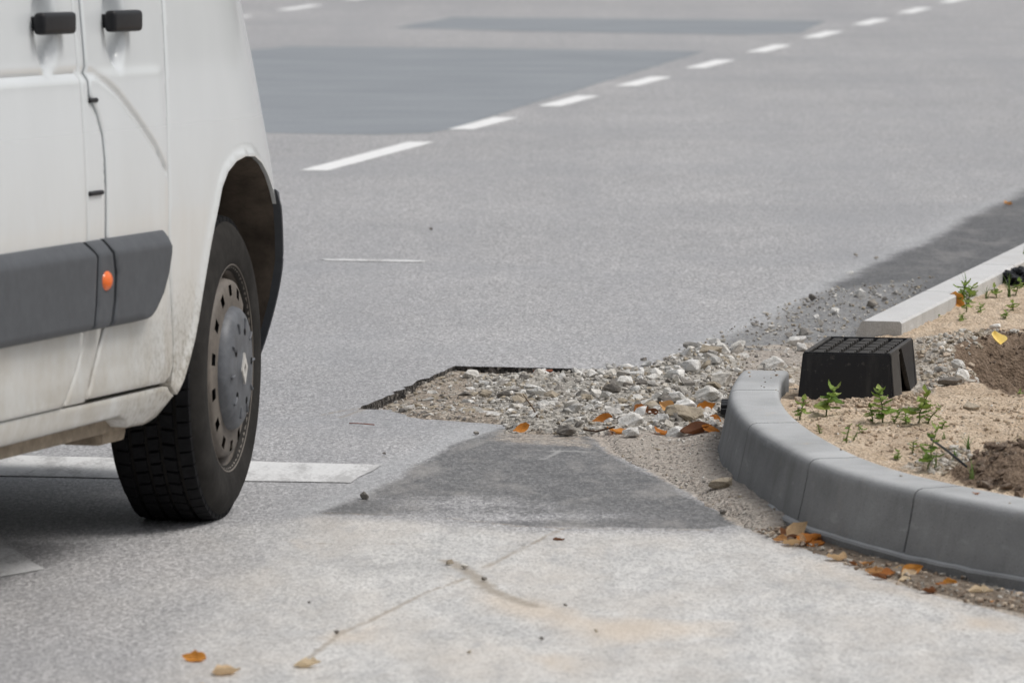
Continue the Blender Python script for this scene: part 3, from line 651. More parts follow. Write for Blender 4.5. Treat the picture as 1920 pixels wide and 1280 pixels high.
bigs = [
 (1284, 776, 70, 32, 'tanstone', 'large crumbly sand-coloured concrete lump at the kerb end of the rubble, amid orange leaves'),
 (1297, 688, 36, 30, 'stone', 'grey angular stone on the far edge of the rubble, just before the tan boulder'),
 (1333, 658, 42, 23, 'tanstone', 'rounded tan boulder behind the rubble, the farthest of the large stones'),
 (1341, 677, 26, 18, 'stone', 'small grey block right below the rounded tan boulder'),
 (1450, 681, 44, 30, 'palestone', 'flat whitish slab of stone lying behind the far end of the curved kerb'),
 (1354, 710, 34, 30, 'stone', 'dark veined grey stone leaning against the far end of the curved kerb'),
 (1326, 738, 52, 32, 'palestone', 'broad pale stone touching the side of the curved kerb'),
 (1316, 757, 40, 20, 'darkstone', 'dark wedge-shaped stone between the broad pale stone and an amber leaf'),
 (1270, 745, 34, 22, 'stone', 'bluish grey stone above the crumbly sand-coloured lump'),
 (1286, 757, 40, 22, 'palestone', 'smooth whitish stone just above the crumbly sand-coloured lump'),
 (1182, 789, 52, 36, 'palestone', 'pale square block of concrete at the front of the rubble, left of the crumbly lump'),
 (1241, 789, 38, 28, 'stone', 'blue-grey block directly left of the crumbly sand-coloured lump'),
 (1331, 795, 28, 22, 'palestone', 'light grey cube of stone beside the amber leaves at the kerb'),
 (1268, 809, 38, 22, 'palestone', 'pale rounded stone at the front edge, below the crumbly lump'),
 (1184, 812, 34, 22, 'stone', 'grey-white stone at the front edge of the rubble above the sand'),
 (1170, 715, 34, 26, 'palestone', 'white stone in the middle of the rubble towards its far edge'),
 (1265, 702, 34, 24, 'palestone', 'pale egg-shaped stone in front of the grey angular stone'),
 (1148, 728, 30, 20, 'darkstone', 'dark pointed stone in the middle of the rubble'),
 (1010, 733, 34, 24, 'palestone', 'whitish stone on the bare dirt where the rubble begins'),
 (882, 700, 32, 18, 'palestone', 'single pale stone near the far left corner of the hole'),
 (910, 738, 24, 17, 'tanstone', 'brown stone lying alone on the dirt in the middle of the hole'),
 (945, 740, 26, 16, 'darkstone', 'dark grey stone on the dirt right of the brown one in the hole'),
 (1062, 805, 36, 22, 'darkstone', 'brownish grey stone at the front edge of the rubble left of the dead leaves'),
 (1075, 765, 30, 20, 'stone', 'pale grey block in the front half of the rubble near a twig'),
 (1352, 905, 44, 24, 'tanstone', 'cream and tan stone lying alone on the sand below the curved kerb'),
 (683, 928, 20, 17, 'darkstone', 'small dark stone alone at the left corner of the dark asphalt patch'),
 (1797, 681, 24, 18, 'palestone', 'small white stone at the left rim of the soil pit, upper of two'),
 (1802, 704, 32, 32, 'palestone', 'large white stone at the left rim of the soil pit, lower of two'),
 (1766, 694, 28, 16, 'stone', 'flat grey-white stone on the gravel between the black box and the pit'),
 (1782, 714, 44, 18, 'darkstone', 'grey stone half sunk in gravel left of the pit, below the white stones'),
 (1822, 763, 30, 16, 'tanstone', 'flat tan stone on the sand in front of the pit'),
 (1706, 766, 30, 12, 'tanstone', 'low beige stone on the sand at the black box front corner'),
 (1480, 718, 22, 20, 'palestone', 'pale stone wedged between the kerb end and the black box'),
 (1866, 612, 22, 10, 'palestone', 'small whitish stone just behind the yellow leaf on the gravel band'),
]
for b_ in bigs: big_stone(*b_)
# scattered single stones on the gritty strip and the road
strays = [(1524, 556, 14, 12), (1611, 547, 18, 13), (1634, 567, 20, 14), (1565, 581, 16, 11), (1539, 603, 12, 11), (1512, 622, 24, 15), (1490, 637, 30, 15), (1385, 643, 24, 12), (1504, 651, 18, 16), (1677, 546, 10, 8), (1660, 557, 10, 7), (1640, 545, 8, 7), (1594, 509, 9, 6), (1605, 476, 8, 6), (1643, 481, 8, 5), (1414, 605, 10, 6), (1445, 610, 10, 6), (1530, 590, 10, 7), (1400, 668, 9, 6), (1355, 636, 10, 6), (1480, 625, 14, 8)]
for i, (x, y, w_, h_) in enumerate(strays):
    p = G(x, y + h_ * .4, .008); s = pxm(p.y)
    o = stone_obj('loose_stone', random.choice(STONES['stone' if i % 5 else 'darkstone']), p.x, p.y, .004 + h_ / s * .42, 1.25 * w_ / s, 1.2 * w_ / s, 1.2 * h_ / s, .2)
    tag(o, 'loose pebble scattered on the gritty strip beside the straight kerb', 'stone', 'loose pebbles on the gritty strip')
peb = [(872, 1060, 15, 10, 'palestone', 'white pebble on the dirt streak in the foreground'), (843, 1052, 13, 11, 'tanstone', 'reddish pebble at the upper tip of the dirt streak'), (908, 1084, 11, 8, 'darkstone', 'dark pebble in the middle of the dirt streak'),
 (632, 1184, 10, 8, 'darkstone', 'dark pebble on the diagonal crack in the foreground'), (1355, 958, 14, 9, 'darkstone', 'dark clod on the right tip of the dark asphalt patch'), (1402, 957, 17, 9, 'tanstone', 'brown clod on the sand beside the right tip of the dark patch'),
 (720, 849, 8, 5, 'darkstone', 'tiny dark pebble on the road between stop line and hole'), (1015, 1195, 10, 7, 'darkstone', 'dark pebble near the bottom of the picture below the dirt streak'), (880, 1221, 9, 6, 'tanstone', 'brown pebble at the bottom left of the dirt streak'),
 (808, 428, 8, 6, 'darkstone', 'dark pebble alone on the middle of the road'), (1060, 1133, 8, 6, 'darkstone', 'tiny pebble at the lower end of the dirt streak'), (1128, 697, 8, 4, 'darkstone', 'tiny dark pebble on the road just beyond the rubble edge'), (893, 811, 12, 6, 'darkstone', 'small dark chip on the pale band left of the rubble'), (1118, 1181, 8, 6, 'tanstone', 'tan pebble on the tan stain in the foreground'), (580, 1128, 6, 4, 'darkstone', 'speck-sized pebble on the pavement left of the diagonal crack')]
for x, y, w_, h_, k, lab in peb:
    p = G(x, y + h_ * .4, .003); s = pxm(p.y)
    tag(stone_obj('pebble', random.choice(STONES[k]), p.x, p.y, .003 + h_ / s * .36, w_ / s, w_ / s, h_ / s, .2), lab, 'pebble')
# the rubble itself: 300 single pieces
placed = []
xs0, xs1 = min(p.x for p in P_rub), max(p.x for p in P_rub); ys0, ys1 = min(p.y for p in P_rub), max(p.y for p in P_rub)
cnt = 0; tries = 0
while cnt < 285 and tries < 9000:
    tries += 1
    x = random.uniform(xs0 - .1, xs1); y = random.uniform(ys0, ys1); d = float(sdf(P_rub, np.array([x]), np.array([y]))[0])
    if d < -.06 or (d < .03 and random.random() < .65): continue
    if x < .22 and random.random() < .4: continue
    s = random.choice([.016, .019, .023, .028, .034, .042]) * random.uniform(.8, 1.2)
    if x < .02: s *= .7
    if x < -.02 and random.random() < .7: continue
    if any((x - q[0]) ** 2 + ((y - q[1]) * .9) ** 2 < ((s + q[2]) * .42) ** 2 for q in placed): continue
    placed.append((x, y, s)); cnt += 1
    k = random.choices(['stone', 'palestone', 'darkstone', 'tanstone'], [.66, .12, .14, .08])[0]
    o = stone_obj('rubble_stone', random.choice(STONES[k]), x, y, gz(x, y) + s * random.uniform(.0, .24), s * random.uniform(.9, 1.35), s * random.uniform(.8, 1.15), s * random.uniform(.5, .85), .6)
    tag(o, '%s %s angular piece of broken concrete in the %s of the rubble bed' % ('small' if s < .028 else 'larger', {'stone': 'grey', 'palestone': 'whitish', 'darkstone': 'dark', 'tanstone': 'tan'}[k], 'left end' if x < .15 else ('middle' if x < .36 else 'kerb end')), 'stone', 'broken concrete pieces in the rubble bed')
# flat stones pressed into the dirt of the open part of the hole
for i in range(42):
    for _ in range(60):
        x = random.uniform(-.36, .1); y = random.uniform(14.8, 16.3)
        if sdf(P_hole, np.array([x]), np.array([y]))[0] > .015: break
    s = random.uniform(.014, .036); k = random.choice(['stone', 'tanstone', 'darkstone', 'stone', 'tanstone'])
    o = stone_obj('embedded_stone', random.choice(STONES[k]), x, y, gz(x, y) + s * .08, s * random.uniform(1, 1.6), s, s * .5, .25)
    tag(o, '%s flat stone pressed into the bare dirt of the hole' % {'stone': 'grey', 'darkstone': 'dark', 'tanstone': 'brown'}[k], 'stone', 'stones pressed into the dirt of the hole')
# fine gravel that nobody could count
def scatter(name, spots, mat_list, parent=None):
    V = []; Fc = []; mi = []
    temps = []
    for i in range(12):
        me = STONES['stone'][i % 10]; temps.append((np.array([v.co[:] for v in me.vertices]), [tuple(p.vertices) for p in me.polygons]))
    for (x, y, z, s) in spots:
        tv, tf = temps[int(rng.integers(12))]; a = rng.uniform(0, 6.28); ca, sa = math.cos(a), math.sin(a); n0 = len(V)
        q = tv * np.array([s, s * rng.uniform(.7, 1), s * rng.uniform(.5, .9)]); q = np.stack([q[:, 0] * ca - q[:, 1] * sa + x, q[:, 0] * sa + q[:, 1] * ca + y, q[:, 2] + z + s * .2], -1)
        V += q.tolist(); m_ = int(rng.integers(len(mat_list)))
        for f in tf: Fc.append(tuple(k + n0 for k in f)); mi.append(m_)
    me = bpy.data.meshes.new(name); me.from_pydata(V, [], Fc)
    for m_ in mat_list: me.materials.append(m_)
    me.polygons.foreach_set('material_index', mi); me.update()
    return link(bpy.data.objects.new(name, me), parent)
def sample(P, n, zf, smin, smax, margin=-.03, p=2.2):
    x0, x1 = min(q[0] for q in P), max(q[0] for q in P); y0, y1 = min(q[1] for q in P), max(q[1] for q in P); out = []
    X = rng.uniform(x0, x1, n * 6); Y = rng.uniform(y0, y1, n * 6); ok = sdf(P, X, Y) > margin * rng.random(n * 6); X, Y = X[ok][:n], Y[ok][:n]
    Z = zf(X, Y); S = smin + (smax - smin) * rng.random(len(X)) ** p
    return list(zip(X, Y, Z, S))
flat = lambda x, y: np.zeros_like(x) + .001
bz = lambda x, y: np.maximum(bedz(x, y), -.05)
sp = sample(P_rub, 3000, bz, .004, .017, p=1.8) + sample(P_hole, 700, bz, .004, .014) + sample(P_sand1, 500, bz, .003, .010) + sample(P_grit, 900, flat, .003, .014) + sample(P_sand2, 250, bz, .003, .014)
sp = [q for q in sp if not sdf(P_soil, np.array([q[0]]), np.array([q[1]]))[0] > .03]
tag(scatter('fine_gravel', sp, [M['grit'], M['tanstone'], M['darkstone'], M['grit'], M['stone']]), 'fine gravel and grit spread over the hole, the sand and the gritty strip', 'gravel', kind='stuff')
P_band = GP([(1740, 640), (1800, 626), (1925, 628), (1925, 650), (1830, 655), (1815, 690), (1845, 730), (1740, 745)], .11)
P_near = GP([(1480, 760), (1700, 770), (1925, 740), (1925, 900), (1750, 885), (1600, 835), (1510, 795)], .13)
P_nook = [Vector(p) for p in ((.70, 14.98, 0), (.80, 15.5, 0), (1.0, 16.3, 0), (.90, 16.3, 0), (.66, 15.3, 0))]
sp = sample(P_band, 900, soilz, .004, .022) + sample(P_near, 350, soilz, .003, .009) + sample(GP([(1700, 880), (1800, 850), (1830, 885), (1790, 905)], .12), 160, soilz, .006, .02) + sample(P_nook, 160, soilz, .006, .024)
tag(scatter('planter_gravel', sp, [M['tanstone'], M['grit'], M['stone'], M['sandclod']]), 'pale grit and sand crumbs strewn over the planter soil', 'gravel', kind='stuff')
tag(scatter('sand_crumbs', sample(GP([(1495, 752), (1680, 758), (1735, 745), (1740, 760), (1680, 772), (1500, 768)], .125), 420, soilz, .005, .020) + sample(P_near, 700, soilz, .004, .014), [M['sandclod']]), 'sandy crumbs heaped against the black box and over the planter', 'sand', kind='stuff')
P_mnd = GP([(1815, 905), (1830, 865), (1860, 842), (1960, 850), (1960, 930), (1880, 915)], .14); P_pit = GP([(1820, 665), (1930, 650), (1930, 735), (1850, 735)], .05)
sp = sample(P_mnd, 300, soilz, .006, .03) + sample(P_pit, 200, soilz, .004, .016)
tag(scatter('soil_clods', sp, [M['clod']]), 'dark crumbly clods of soil on the mound and in the pit', 'soil', kind='stuff')
P_gut = GP([(1410, 995), (1480, 970), (1700, 1058), (1925, 1125), (1925, 1155), (1700, 1100), (1560, 1044)])
kt = []
for i in range(len(K_out)):
    for _ in range(2 if K_out[i].y > 14.5 else 1):
        if rng.random() < (.6 if K_out[i].y > 14.5 else .12): q_ = K_out[i] + knorm(i) * rng.uniform(.03, .12); kt.append((q_.x, q_.y, KZ, rng.uniform(.003, .009)))
tag(scatter('kerb_crumbs', kt, [M['clod'], M['sandclod'], M['grit']]), 'dark crumbs and sand grains lying on top of the curved kerb', 'gravel', kind='stuff')
tag(scatter('gutter_grit', sample(P_gut, 700, lambda x, y: np.zeros_like(x) + .006, .003, .014), [M['grit'], M['clod'], M['sandclod'], M['clod']]), 'brown grit and crumbs in the gutter along the curved kerb', 'gravel', kind='stuff')

# ------------------------------------------------------------------ black plastic box on the soil
def build_box():
    p = G(1586, 753, .122); H_ = .172; D = .43
    t = empty('utility_box', (p.x, p.y, .074)); t.rotation_euler = (0, 0, -LA + .015)
    tag(t, 'black ribbed plastic box with sloping sides and gridded top, standing on the sand', 'box')
    wb, wt = .128, .112                       # half widths at base and top
    def slab(name, pts_bot, pts_top, mat, bev=.004):
        bm = bmesh.new(); v = [bm.verts.new(q) for q in pts_bot + pts_top]; n = len(pts_bot)
        bm.faces.new(v[:n][::-1]); bm.faces.new(v[n:])
        for k in range(n): bm.faces.new((v[k], v[(k + 1) % n], v[n + (k + 1) % n], v[n + k]))
        bmesh.ops.recalc_face_normals(bm, faces=bm.faces)
        bmesh.ops.bevel(bm, geom=bm.edges[:], offset=bev, segments=2, affect='EDGES'); return bm_obj(name, bm, mat, t)
    fb, ft = -.012, .006; bb, bt = D + .012, D - .006
    slab('front_wall', [(-wb, fb, 0), (wb, fb, 0), (wb, fb + .012, 0), (-wb, fb + .012, 0)], [(-wt, ft, H_), (wt, ft, H_), (wt, ft + .012, H_), (-wt, ft + .012, H_)], M['box'])
    slab('back_wall', [(-wb, bb - .05, 0), (wb, bb - .05, 0), (wb, bb, 0), (-wb, bb, 0)], [(-wt, bt - .012, H_), (wt, bt - .012, H_), (wt, bt, H_), (-wt, bt, H_)], M['box'])
    for s in (-1, 1):
        slab('side_wall', [(s * wb, fb + .014, 0), (s * (wb - .01), fb + .014, 0), (s * (wb - .01), .15, 0), (s * wb, .15, 0)][::s], [(s * wt, ft + .014, H_ - .002), (s * (wt - .01), ft + .014, H_ - .002), (s * (wt - .01), .16, H_ - .002), (s * wt, .16, H_ - .002)][::s], M['boxtop'], .003)
        slab('recessed_side', [(s * (wb - .03), .152, 0), (s * (wb - .04), .152, 0), (s * (wb - .04), bb - .02, 0), (s * (wb - .03), bb - .02, 0)][::s], [(s * (wt - .022), .162, H_ - .004), (s * (wt - .032), .162, H_ - .004), (s * (wt - .032), bt - .02, H_ - .004), (s * (wt - .022), bt - .02, H_ - .004)][::s], M['box'], .003)
        slab('gusset', [(s * wb, bb - .10, 0), (s * (wb - .012), bb - .10, 0), (s * (wb - .012), bb - .052, 0), (s * wb, bb - .052, 0)][::s], [(s * wt, .20, H_ - .003), (s * (wt - .012), .20, H_ - .003), (s * (wt - .012), bt - .014, H_ - .003), (s * wt, bt - .014, H_ - .003)][::s], M['box'], .002)
    slab('top_plate', [(-wt + .004, ft + .013, H_ - .022), (wt - .004, ft + .013, H_ - .022), (wt - .004, bt - .013, H_ - .022), (-wt + .004, bt - .013, H_ - .022)], [(-wt + .004, ft + .013, H_ - .013), (wt - .004, ft + .013, H_ - .013), (wt - .004, bt - .013, H_ - .013), (-wt + .004, bt - .013, H_ - .013)], M['boxtop'], .002)
    nx, ny = 5, 5; cw = (2 * wt - .03) / nx; ch = (D - .05) / ny
    bm = bmesh.new()
    bm_box(bm, 0, -ch * .22, 0, cw - .012, ch * .20, .011, .0015, 1); bm_box(bm, 0, ch * .18, 0, cw - .012, ch * .28, .011, .0015, 1)
    pad = bm_obj('grid_pad', bm, M['boxtop'], t); pads = [pad]
    for i in range(nx):
        for j in range(ny):
            o = pad if not i and not j else link(pad.copy(), t)
            o.location = (-wt + .015 + cw * (i + .5), .025 + ch * (j + .5), H_ - .0065)
    for s in (-1, 1):
        bm = bmesh.new(); bm_box(bm, s * (wt - .006), D / 2, H_ - .003, .011, D - .03, .008, .002, 1); bm_obj('rim', bm, M['boxtop'], t)
build_box()
# small ribbed grate showing between the kerb and the rubble
def build_grate(name, p, w_, d_, rz, label, n=4):
    t = tag(empty(name, p), label, 'grate'); t.rotation_euler = (0, 0, rz)
    bm = bmesh.new(); bm_box(bm, 0, d_ / 2, .008, w_, d_, .016, .002, 1); bm_obj('frame', bm, M['black'], t)
    bm = bmesh.new(); bm_box(bm, 0, 0, .021, w_ * .98, d_ / n * .45, .010, .002, 1); s0 = bm_obj('slat', bm, M['black'], t)
    for k in range(n):
        o = s0 if k == 0 else link(s0.copy(), t); o.location = (0, d_ * (k + .5) / n, 0)
p = G(1340, 781, .012); build_grate('drain_grate', (p.x + .034, p.y + .03, .014), .035, .16, -.05, 'black slotted grate showing between the rubble and the curved kerb')
p = G(1484, 748, .08); build_grate('cable_duct', (p.x, p.y, .078), .075, .12, -.05, 'black ribbed strip lying in the nook between kerb end and box', 2)

# ------------------------------------------------------------------ the van
YAW, RAKE, WR = R(15), R(1.7), .345
def build_van():
    fw = Vector((math.sin(YAW), math.cos(YAW), 0)); rt = Vector((math.cos(YAW), -math.sin(YAW), 0)); up = Vector((0, 0, 1))
    fwr = fw * math.cos(RAKE) - up * math.sin(RAKE); upr = up * math.cos(RAKE) + fw * math.sin(RAKE)
    hub = Vector((-.655, 13.0, .338)); org = hub - upr * .335
    van = empty('delivery_van')
    van.matrix_world = Matrix(((rt.x, fwr.x, upr.x, org.x), (rt.y, fwr.y, upr.y, org.y), (rt.z, fwr.z, upr.z, org.z), (0, 0, 0, 1)))
    tag(van, 'white delivery van with dark grey side trim turning away at the left edge', 'van')
    crease = [(-3.4, 1.042), (-1.10, 1.043), (-1.03, 1.040), (-.96, 1.020), (-.88, .990), (-.765, .933), (-.656, .872), (-.585, .815)]
    arch_r = [(-.521, .32), (-.48, .352), (-.440, .394), (-.405, .436), (-.378, .48), (-.354, .528), (-.325, .582), (-.297, .633), (-.268, .68), (-.24, .72), (-.21, .765), (-.165, .798), (-.10, .820), (-.03, .829)]
    arch_f = [(.05, .826), (.12, .808), (.19, .778), (.25, .742), (.30, .70), (.35, .64), (.39, .57), (.415, .48), (.42, .40), (.42, .33)]
    dishes = [(-.872, 1.150), (-1.31, 1.150)]
    def inset(s, z, kind=''):
        s = np.asarray(s, float); z = np.asarray(z, float)
        k = np.clip((z - .70) / .49, 0, 1.6)
        a = .030 * k ** 1.6 + .06 * np.clip((z - 1.3) / .9, 0, 1) ** 1.2
        s0 = -.20 * k; c = .36
        r = a + c * np.maximum(0, s - s0) ** 2 + 1.2 * np.maximum(0, s - .45) ** 3
        r = r + .05 * np.clip((.36 - z) / .12, 0, 1) ** 2 + .10 * np.clip((.58 - z) / .35, 0, 1) ** 1.5 * (s > .2)
        # lower door panel stands a little proud of the window side
        r = r - .004 * sstep(1.055, 1.03, z) * sstep(-.55, -.62, s)
        d = ldist(crease, s, z); r = r + .0075 * np.exp(-(d / .0075) ** 2) * sstep(-.55, -.60, s) 
        dl = ldist(arch_r + arch_f, s, z); r = r - .010 * np.exp(-(dl / .016) ** 2)
        for (ds, dz) in dishes: r = r + .042 * np.exp(-(((s - ds) / .055) ** 2 + ((z - dz) / .088) ** 2) ** 3)
        if kind == 'trim': r = r - .026 * np.clip((.697 - z) / .032, 0, 1) * sstep(.496, .515, z) - .004
        if kind == 'bumper': r = r - .010
        if kind == 'pillar': r = r + .003
        if kind == 'sill': r = r + .006
        return r
    def densify(P, st=.014):
        out = []
        for i, p in enumerate(P):
            q = P[(i + 1) % len(P)]; n = max(1, int(math.hypot(q[0] - p[0], q[1] - p[1]) / st))
            out += [(p[0] + (q[0] - p[0]) * k / n, p[1] + (q[1] - p[1]) * k / n) for k in range(n)]
        return out
    def shrink(P, d):
        A_ = sum(P[i][0] * P[(i + 1) % len(P)][1] - P[(i + 1) % len(P)][0] * P[i][1] for i in range(len(P)))
        sg = 1 if A_ > 0 else -1; out = []; n = len(P)
        for i in range(n):
            a, b, c = P[i - 1], P[i], P[(i + 1) % n]
            e1 = Vector((b[0] - a[0], b[1] - a[1])).normalized(); e2 = Vector((c[0] - b[0], c[1] - b[1])).normalized()
            n1 = Vector((-e1.y, e1.x)) * sg; n2 = Vector((-e2.y, e2.x)) * sg; m = n1 + n2
            m = m / max(.35, m.length_squared / 2); out.append((b[0] + m.x * d, b[1] + m.y * d))
        return out
    def panel(name, P, mat, parent, kind='', gap=.0028, res=.0115, depth=.03, edge=.003):
        P = shrink(densify(P), gap); Pi = shrink(P, .005); n = len(P)
        xs = [q[0] for q in P]; zs = [q[1] for q in P]
        gx, gzv = np.meshgrid(np.arange(min(xs), max(xs), res), np.arange(min(zs), max(zs), res)); gx = gx.ravel(); gzv = gzv.ravel()
        ok = sdf(Pi, gx, gzv) > .005
        pts = [Vector(q) for q in P] + [Vector(q) for q in Pi] + [Vector((a, b)) for a, b in zip(gx[ok], gzv[ok])]
        ed = [(i, (i + 1) % n) for i in range(n)]
        vo, eo, fo, ov, oe, of = delaunay_2d_cdt(pts, ed, [], 1, 1e-6)
        s = np.array([v.x for v in vo]); z = np.array([v.y for v in vo]); x = .05 - inset(s, z, kind)
        bset = [k for k in range(len(vo)) if any(i < n for i in ov[k])]
        x[bset] -= edge
        V = [Vector((x[k], s[k], z[k])) for k in range(len(vo))]; Fc = [tuple(f) for f in fo]
        # returned edge of the sheet metal
        m = {}
        for k in bset:
            m[k] = len(V); V.append(V[k] + Vector((-depth, 0, 0)))
        cnt = {}
        for f in Fc:
            for i in range(len(f)): cnt[tuple(sorted((f[i], f[(i + 1) % len(f)])))] = cnt.get(tuple(sorted((f[i], f[(i + 1) % len(f)]))), 0) + 1
        for (a, b), c in cnt.items():
            if c == 1 and a in m and b in m: Fc.append((a, b, m[b], m[a]))
        o = mesh_obj(name, V, Fc, mat, parent, True)
        bm = bmesh.new(); bm.from_mesh(o.data); bmesh.ops.recalc_face_normals(bm, faces=bm.faces)
        bm.faces.ensure_lookup_table()
        if sum(f.normal.x * f.calc_area() for f in bm.faces) < 0: bmesh.ops.reverse_faces(bm, faces=bm.faces)
        for e in bm.edges:
            if len(e.link_faces) == 2 and e.calc_face_angle() > R(50): e.smooth = False
        bm.to_mesh(o.data); bm.free(); return o
    gapD = [(-1.075, 1.30), (-1.075, 1.043), (-1.070, .993), (-1.030, .957), (-1.001, .911), (-.993, .86), (-.993, .804), (-1.0, .702), (-.985, .61), (-1.0, .52), (-1.049, .46), (-1.086, .413), (-1.126, .354)]
    sld = [(-1.125, 1.30), (-1.120, .95), (-1.118, .70), (-1.13, .50), (-1.19, .42), (-1.255, .362), (-1.285, .350)]
    door = panel('front_door', gapD + [(-.60, .352), (-.555, .362), (-.535, .385), (-.535, .45), (-.555, .55), (-.572, .68), (-.568, .82), (-.55, 1.0), (-.52, 1.30)], M['van'], van, res=.0075, gap=.0042)
    sdoor = panel('sliding_door', sld + [(-2.35, .350), (-2.35, 1.30)], M['van'], van, edge=.004)
    panel('centre_pillar', [sld[i] for i in range(len(sld))] + [(-1.126, .350)] + gapD[::-1][1:], M['van'], van, 'pillar')
    panel('front_fender', [(-.52, 1.30), (-.55, 1.0), (-.568, .82), (-.572, .68), (-.555, .55), (-.535, .45), (-.535, .385), (-.55, .345)] + arch_r + arch_f[:5] + [(.5, .71), (.78, .70), (.80, .9), (.55, 1.08), (.2, 1.2), (-.1, 1.30)], M['van'], van, depth=.045)
    panel('sill', [(-3.0, .352), (-1.285, .352), (-1.126, .350), (-.60, .350), (-.55, .345), (-.521, .322), (-.535, .295), (-.565, .272), (-.64, .262), (-.76, .266), (-.80, .285), (-.86, .298), (-1.06, .296), (-3.0, .288)], M['van'], van, 'sill', depth=.05)
    panel('rear_quarter', [(-4.35, 1.30), (-2.35, 1.30), (-2.35, .352), (-3.0, .352), (-3.02, .6), (-3.2, .8), (-3.6, .85), (-3.95, .75), (-4.1, .45), (-4.35, .4)], M['van'], van, res=.05)
    panel('upper_side', [(-4.35, 1.305), (-1.075, 1.305), (-1.075, 2.1), (-4.3, 2.1)], M['van'], van, res=.05)
    panel('door_window', [(-1.07, 1.31), (-.52, 1.31), (-.62, 1.62), (-.78, 1.98), (-1.07, 2.0)], M['glass'], door, res=.04)
    panel('front_pillar', [(-.515, 1.306), (-.10, 1.306), (-.40, 1.55), (-.74, 1.97), (-.80, 2.1), (-1.07, 2.1), (-1.07, 2.006), (-.775, 1.99), (-.612, 1.625)], M['van'], van, res=.04)
    # dark grey side trim in its three lengths, orange marker lamp between them
    panel('side_trim', [(-1.173, .694), (-1.143, .66), (-1.153, .56), (-1.168, .502), (-2.340, .500), (-2.340, .692)], M['trim'], sdoor, 'trim', .002, .0075, .02)
    panel('side_trim', [(-1.161, .694), (-1.134, .66), (-1.144, .56), (-1.158, .503), (-1.058, .503), (-1.036, .56), (-1.030, .62), (-1.053, .694)], M['trim'], van, 'trim', .003, .0075, .02)
    panel('side_trim', [(-1.040, .694), (-1.013, .62), (-1.020, .56), (-1.040, .503), (-0.868, .503), (-0.793, .506), (-0.748, .525), (-0.702, .555), (-0.666, .598), (-0.646, .64), (-0.640, .694)], M['trim'], door, 'trim', .002, .0075, .02)
    bm = bmesh.new(); bmesh.ops.create_uvsphere(bm, u_segments=20, v_segments=12, radius=1, matrix=Matrix.Translation((.05 + .030, -1.088, .607)) @ Matrix.Diagonal((.014, .031, .022, 1)))
    bm_obj('marker_lamp', bm, M['lens'], van, True)
    bm = bmesh.new(); bm_box(bm, .05 + .026, -1.088, .607,   .012, .076, .056, .005, 2); bm_obj('lamp_seat', bm, M['black'], van)
    # gap fillers: rubber notches on the pillar
    for (s, z, l) in ((-1.065, .790, .085), (-1.055, .985, .05)):
        bm = bmesh.new(); bm_box(bm, .05 - .002 - float(inset(s, z)), s, z, .012, l, .010, .003, 1); bm_obj('rubber_stop', bm, M['black'], van)
    # handles
    for (s, par, L_) in ((-.868, door, .185), (-1.305, sdoor, .200)):
        bm = bmesh.new(); x0 = .05 - float(inset(s - .2, 1.15)) ; bm_box(bm, x0 + .021, s, 1.150, .026, L_, .046, .011, 3); h = bm_obj('door_handle', bm, M['black'], par, True)
        bm = bmesh.new(); bm_box(bm, x0 + .001, s - L_ * .36, 1.150, .05, .03, .03, .005, 2); bm_obj('handle_post', bm, M['black'], h, True)
        bm = bmesh.new(); bm_box(bm, x0 + .001, s + L_ * .36, 1.150, .05, .03, .03, .005, 2); bm_obj('handle_post', bm, M['black'], h, True)
    # bumper corner in front of the wheel
    panel('front_bumper', [(.262, .745), (.80, .715), (.86, .5), (.84, .30), (.50, .26), (.425, .30)] + arch_f[:3:-1], M['trim'], van, 'bumper', .001, .012, .05, .004)
    # wheel-arch liner
    arch = arch_r + arch_f
    V = []; n = len(arch)
    for k, dx in enumerate((-.012, -.06, -.16, -.30, -.42)):
        for (s, z) in arch:
            g = 1 - .02 * min(k, 1) - .006 * k; V.append(Vector((.05 - float(inset(s, z)) + dx, s * g, .335 + (z - .335) * g)))
    Fc = [(r * n + k, r * n + k + 1, (r + 1) * n + k + 1, (r + 1) * n + k) for r in range(4) for k in range(n - 1)] + [tuple(range(4 * n, 5 * n))]
    liner = mesh_obj('wheel_arch_liner', V, Fc, M['liner'], van, True)
    for (s, z) in ((.10, .70), (.24, .62), (.30, .52)):
        bm = bmesh.new(); bmesh.ops.create_uvsphere(bm, u_segments=10, v_segments=6, radius=.012, matrix=Matrix.Translation((-.10, s * 1.07, z + .03))); bm_obj('rivet', bm, M['black'], liner, True)
    # inner body: closed shell just behind the panels, the other side, roof, bonnet and floor
    st = [-4.4, -4.32, -4.1, -4.0, -3.1, -3.0, -2.35, -1.6, -1.1, -.9, -.62, -.56, -.3, 0, .3, .5, .56, .7, .8, .86]
    def roofz(s): return float(np.interp(s, [-4.4, -4.2, -1.1, -.75, 0, .45, .8, .86], [2.1, 2.24, 2.24, 2.05, 1.36, 1.12, .96, .80]))
    V = []; ring = 14; CXV = -.93
    for s in st:
        rz = roofz(s); arch_z = (-.56 < s < .5) or (-4.05 < s < -3.05); zb = .90 if arch_z else .34
        zz = [zb, zb + (rz - zb) * .2, zb + (rz - zb) * .45, zb + (rz - zb) * .7, rz - .10, rz - .02, rz]
        ww = []
        for i, z in enumerate(zz):
            x = .05 - float(inset(s, min(z, 2.1))) - .040 - (.0, .0, .0, .0, .02, .08, .3)[i]
            if s < -4.3: x -= .08
            ww.append((x, z))
        V += [(x, s, z) for x, z in ww] + [(2 * CXV - x, s, z) for x, z in ww[::-1]]
    Fc = [(r * ring + k, r * ring + (k + 1) % ring, (r + 1) * ring + (k + 1) % ring, (r + 1) * ring + k) for r in range(len(st) - 1) for k in range(ring)]
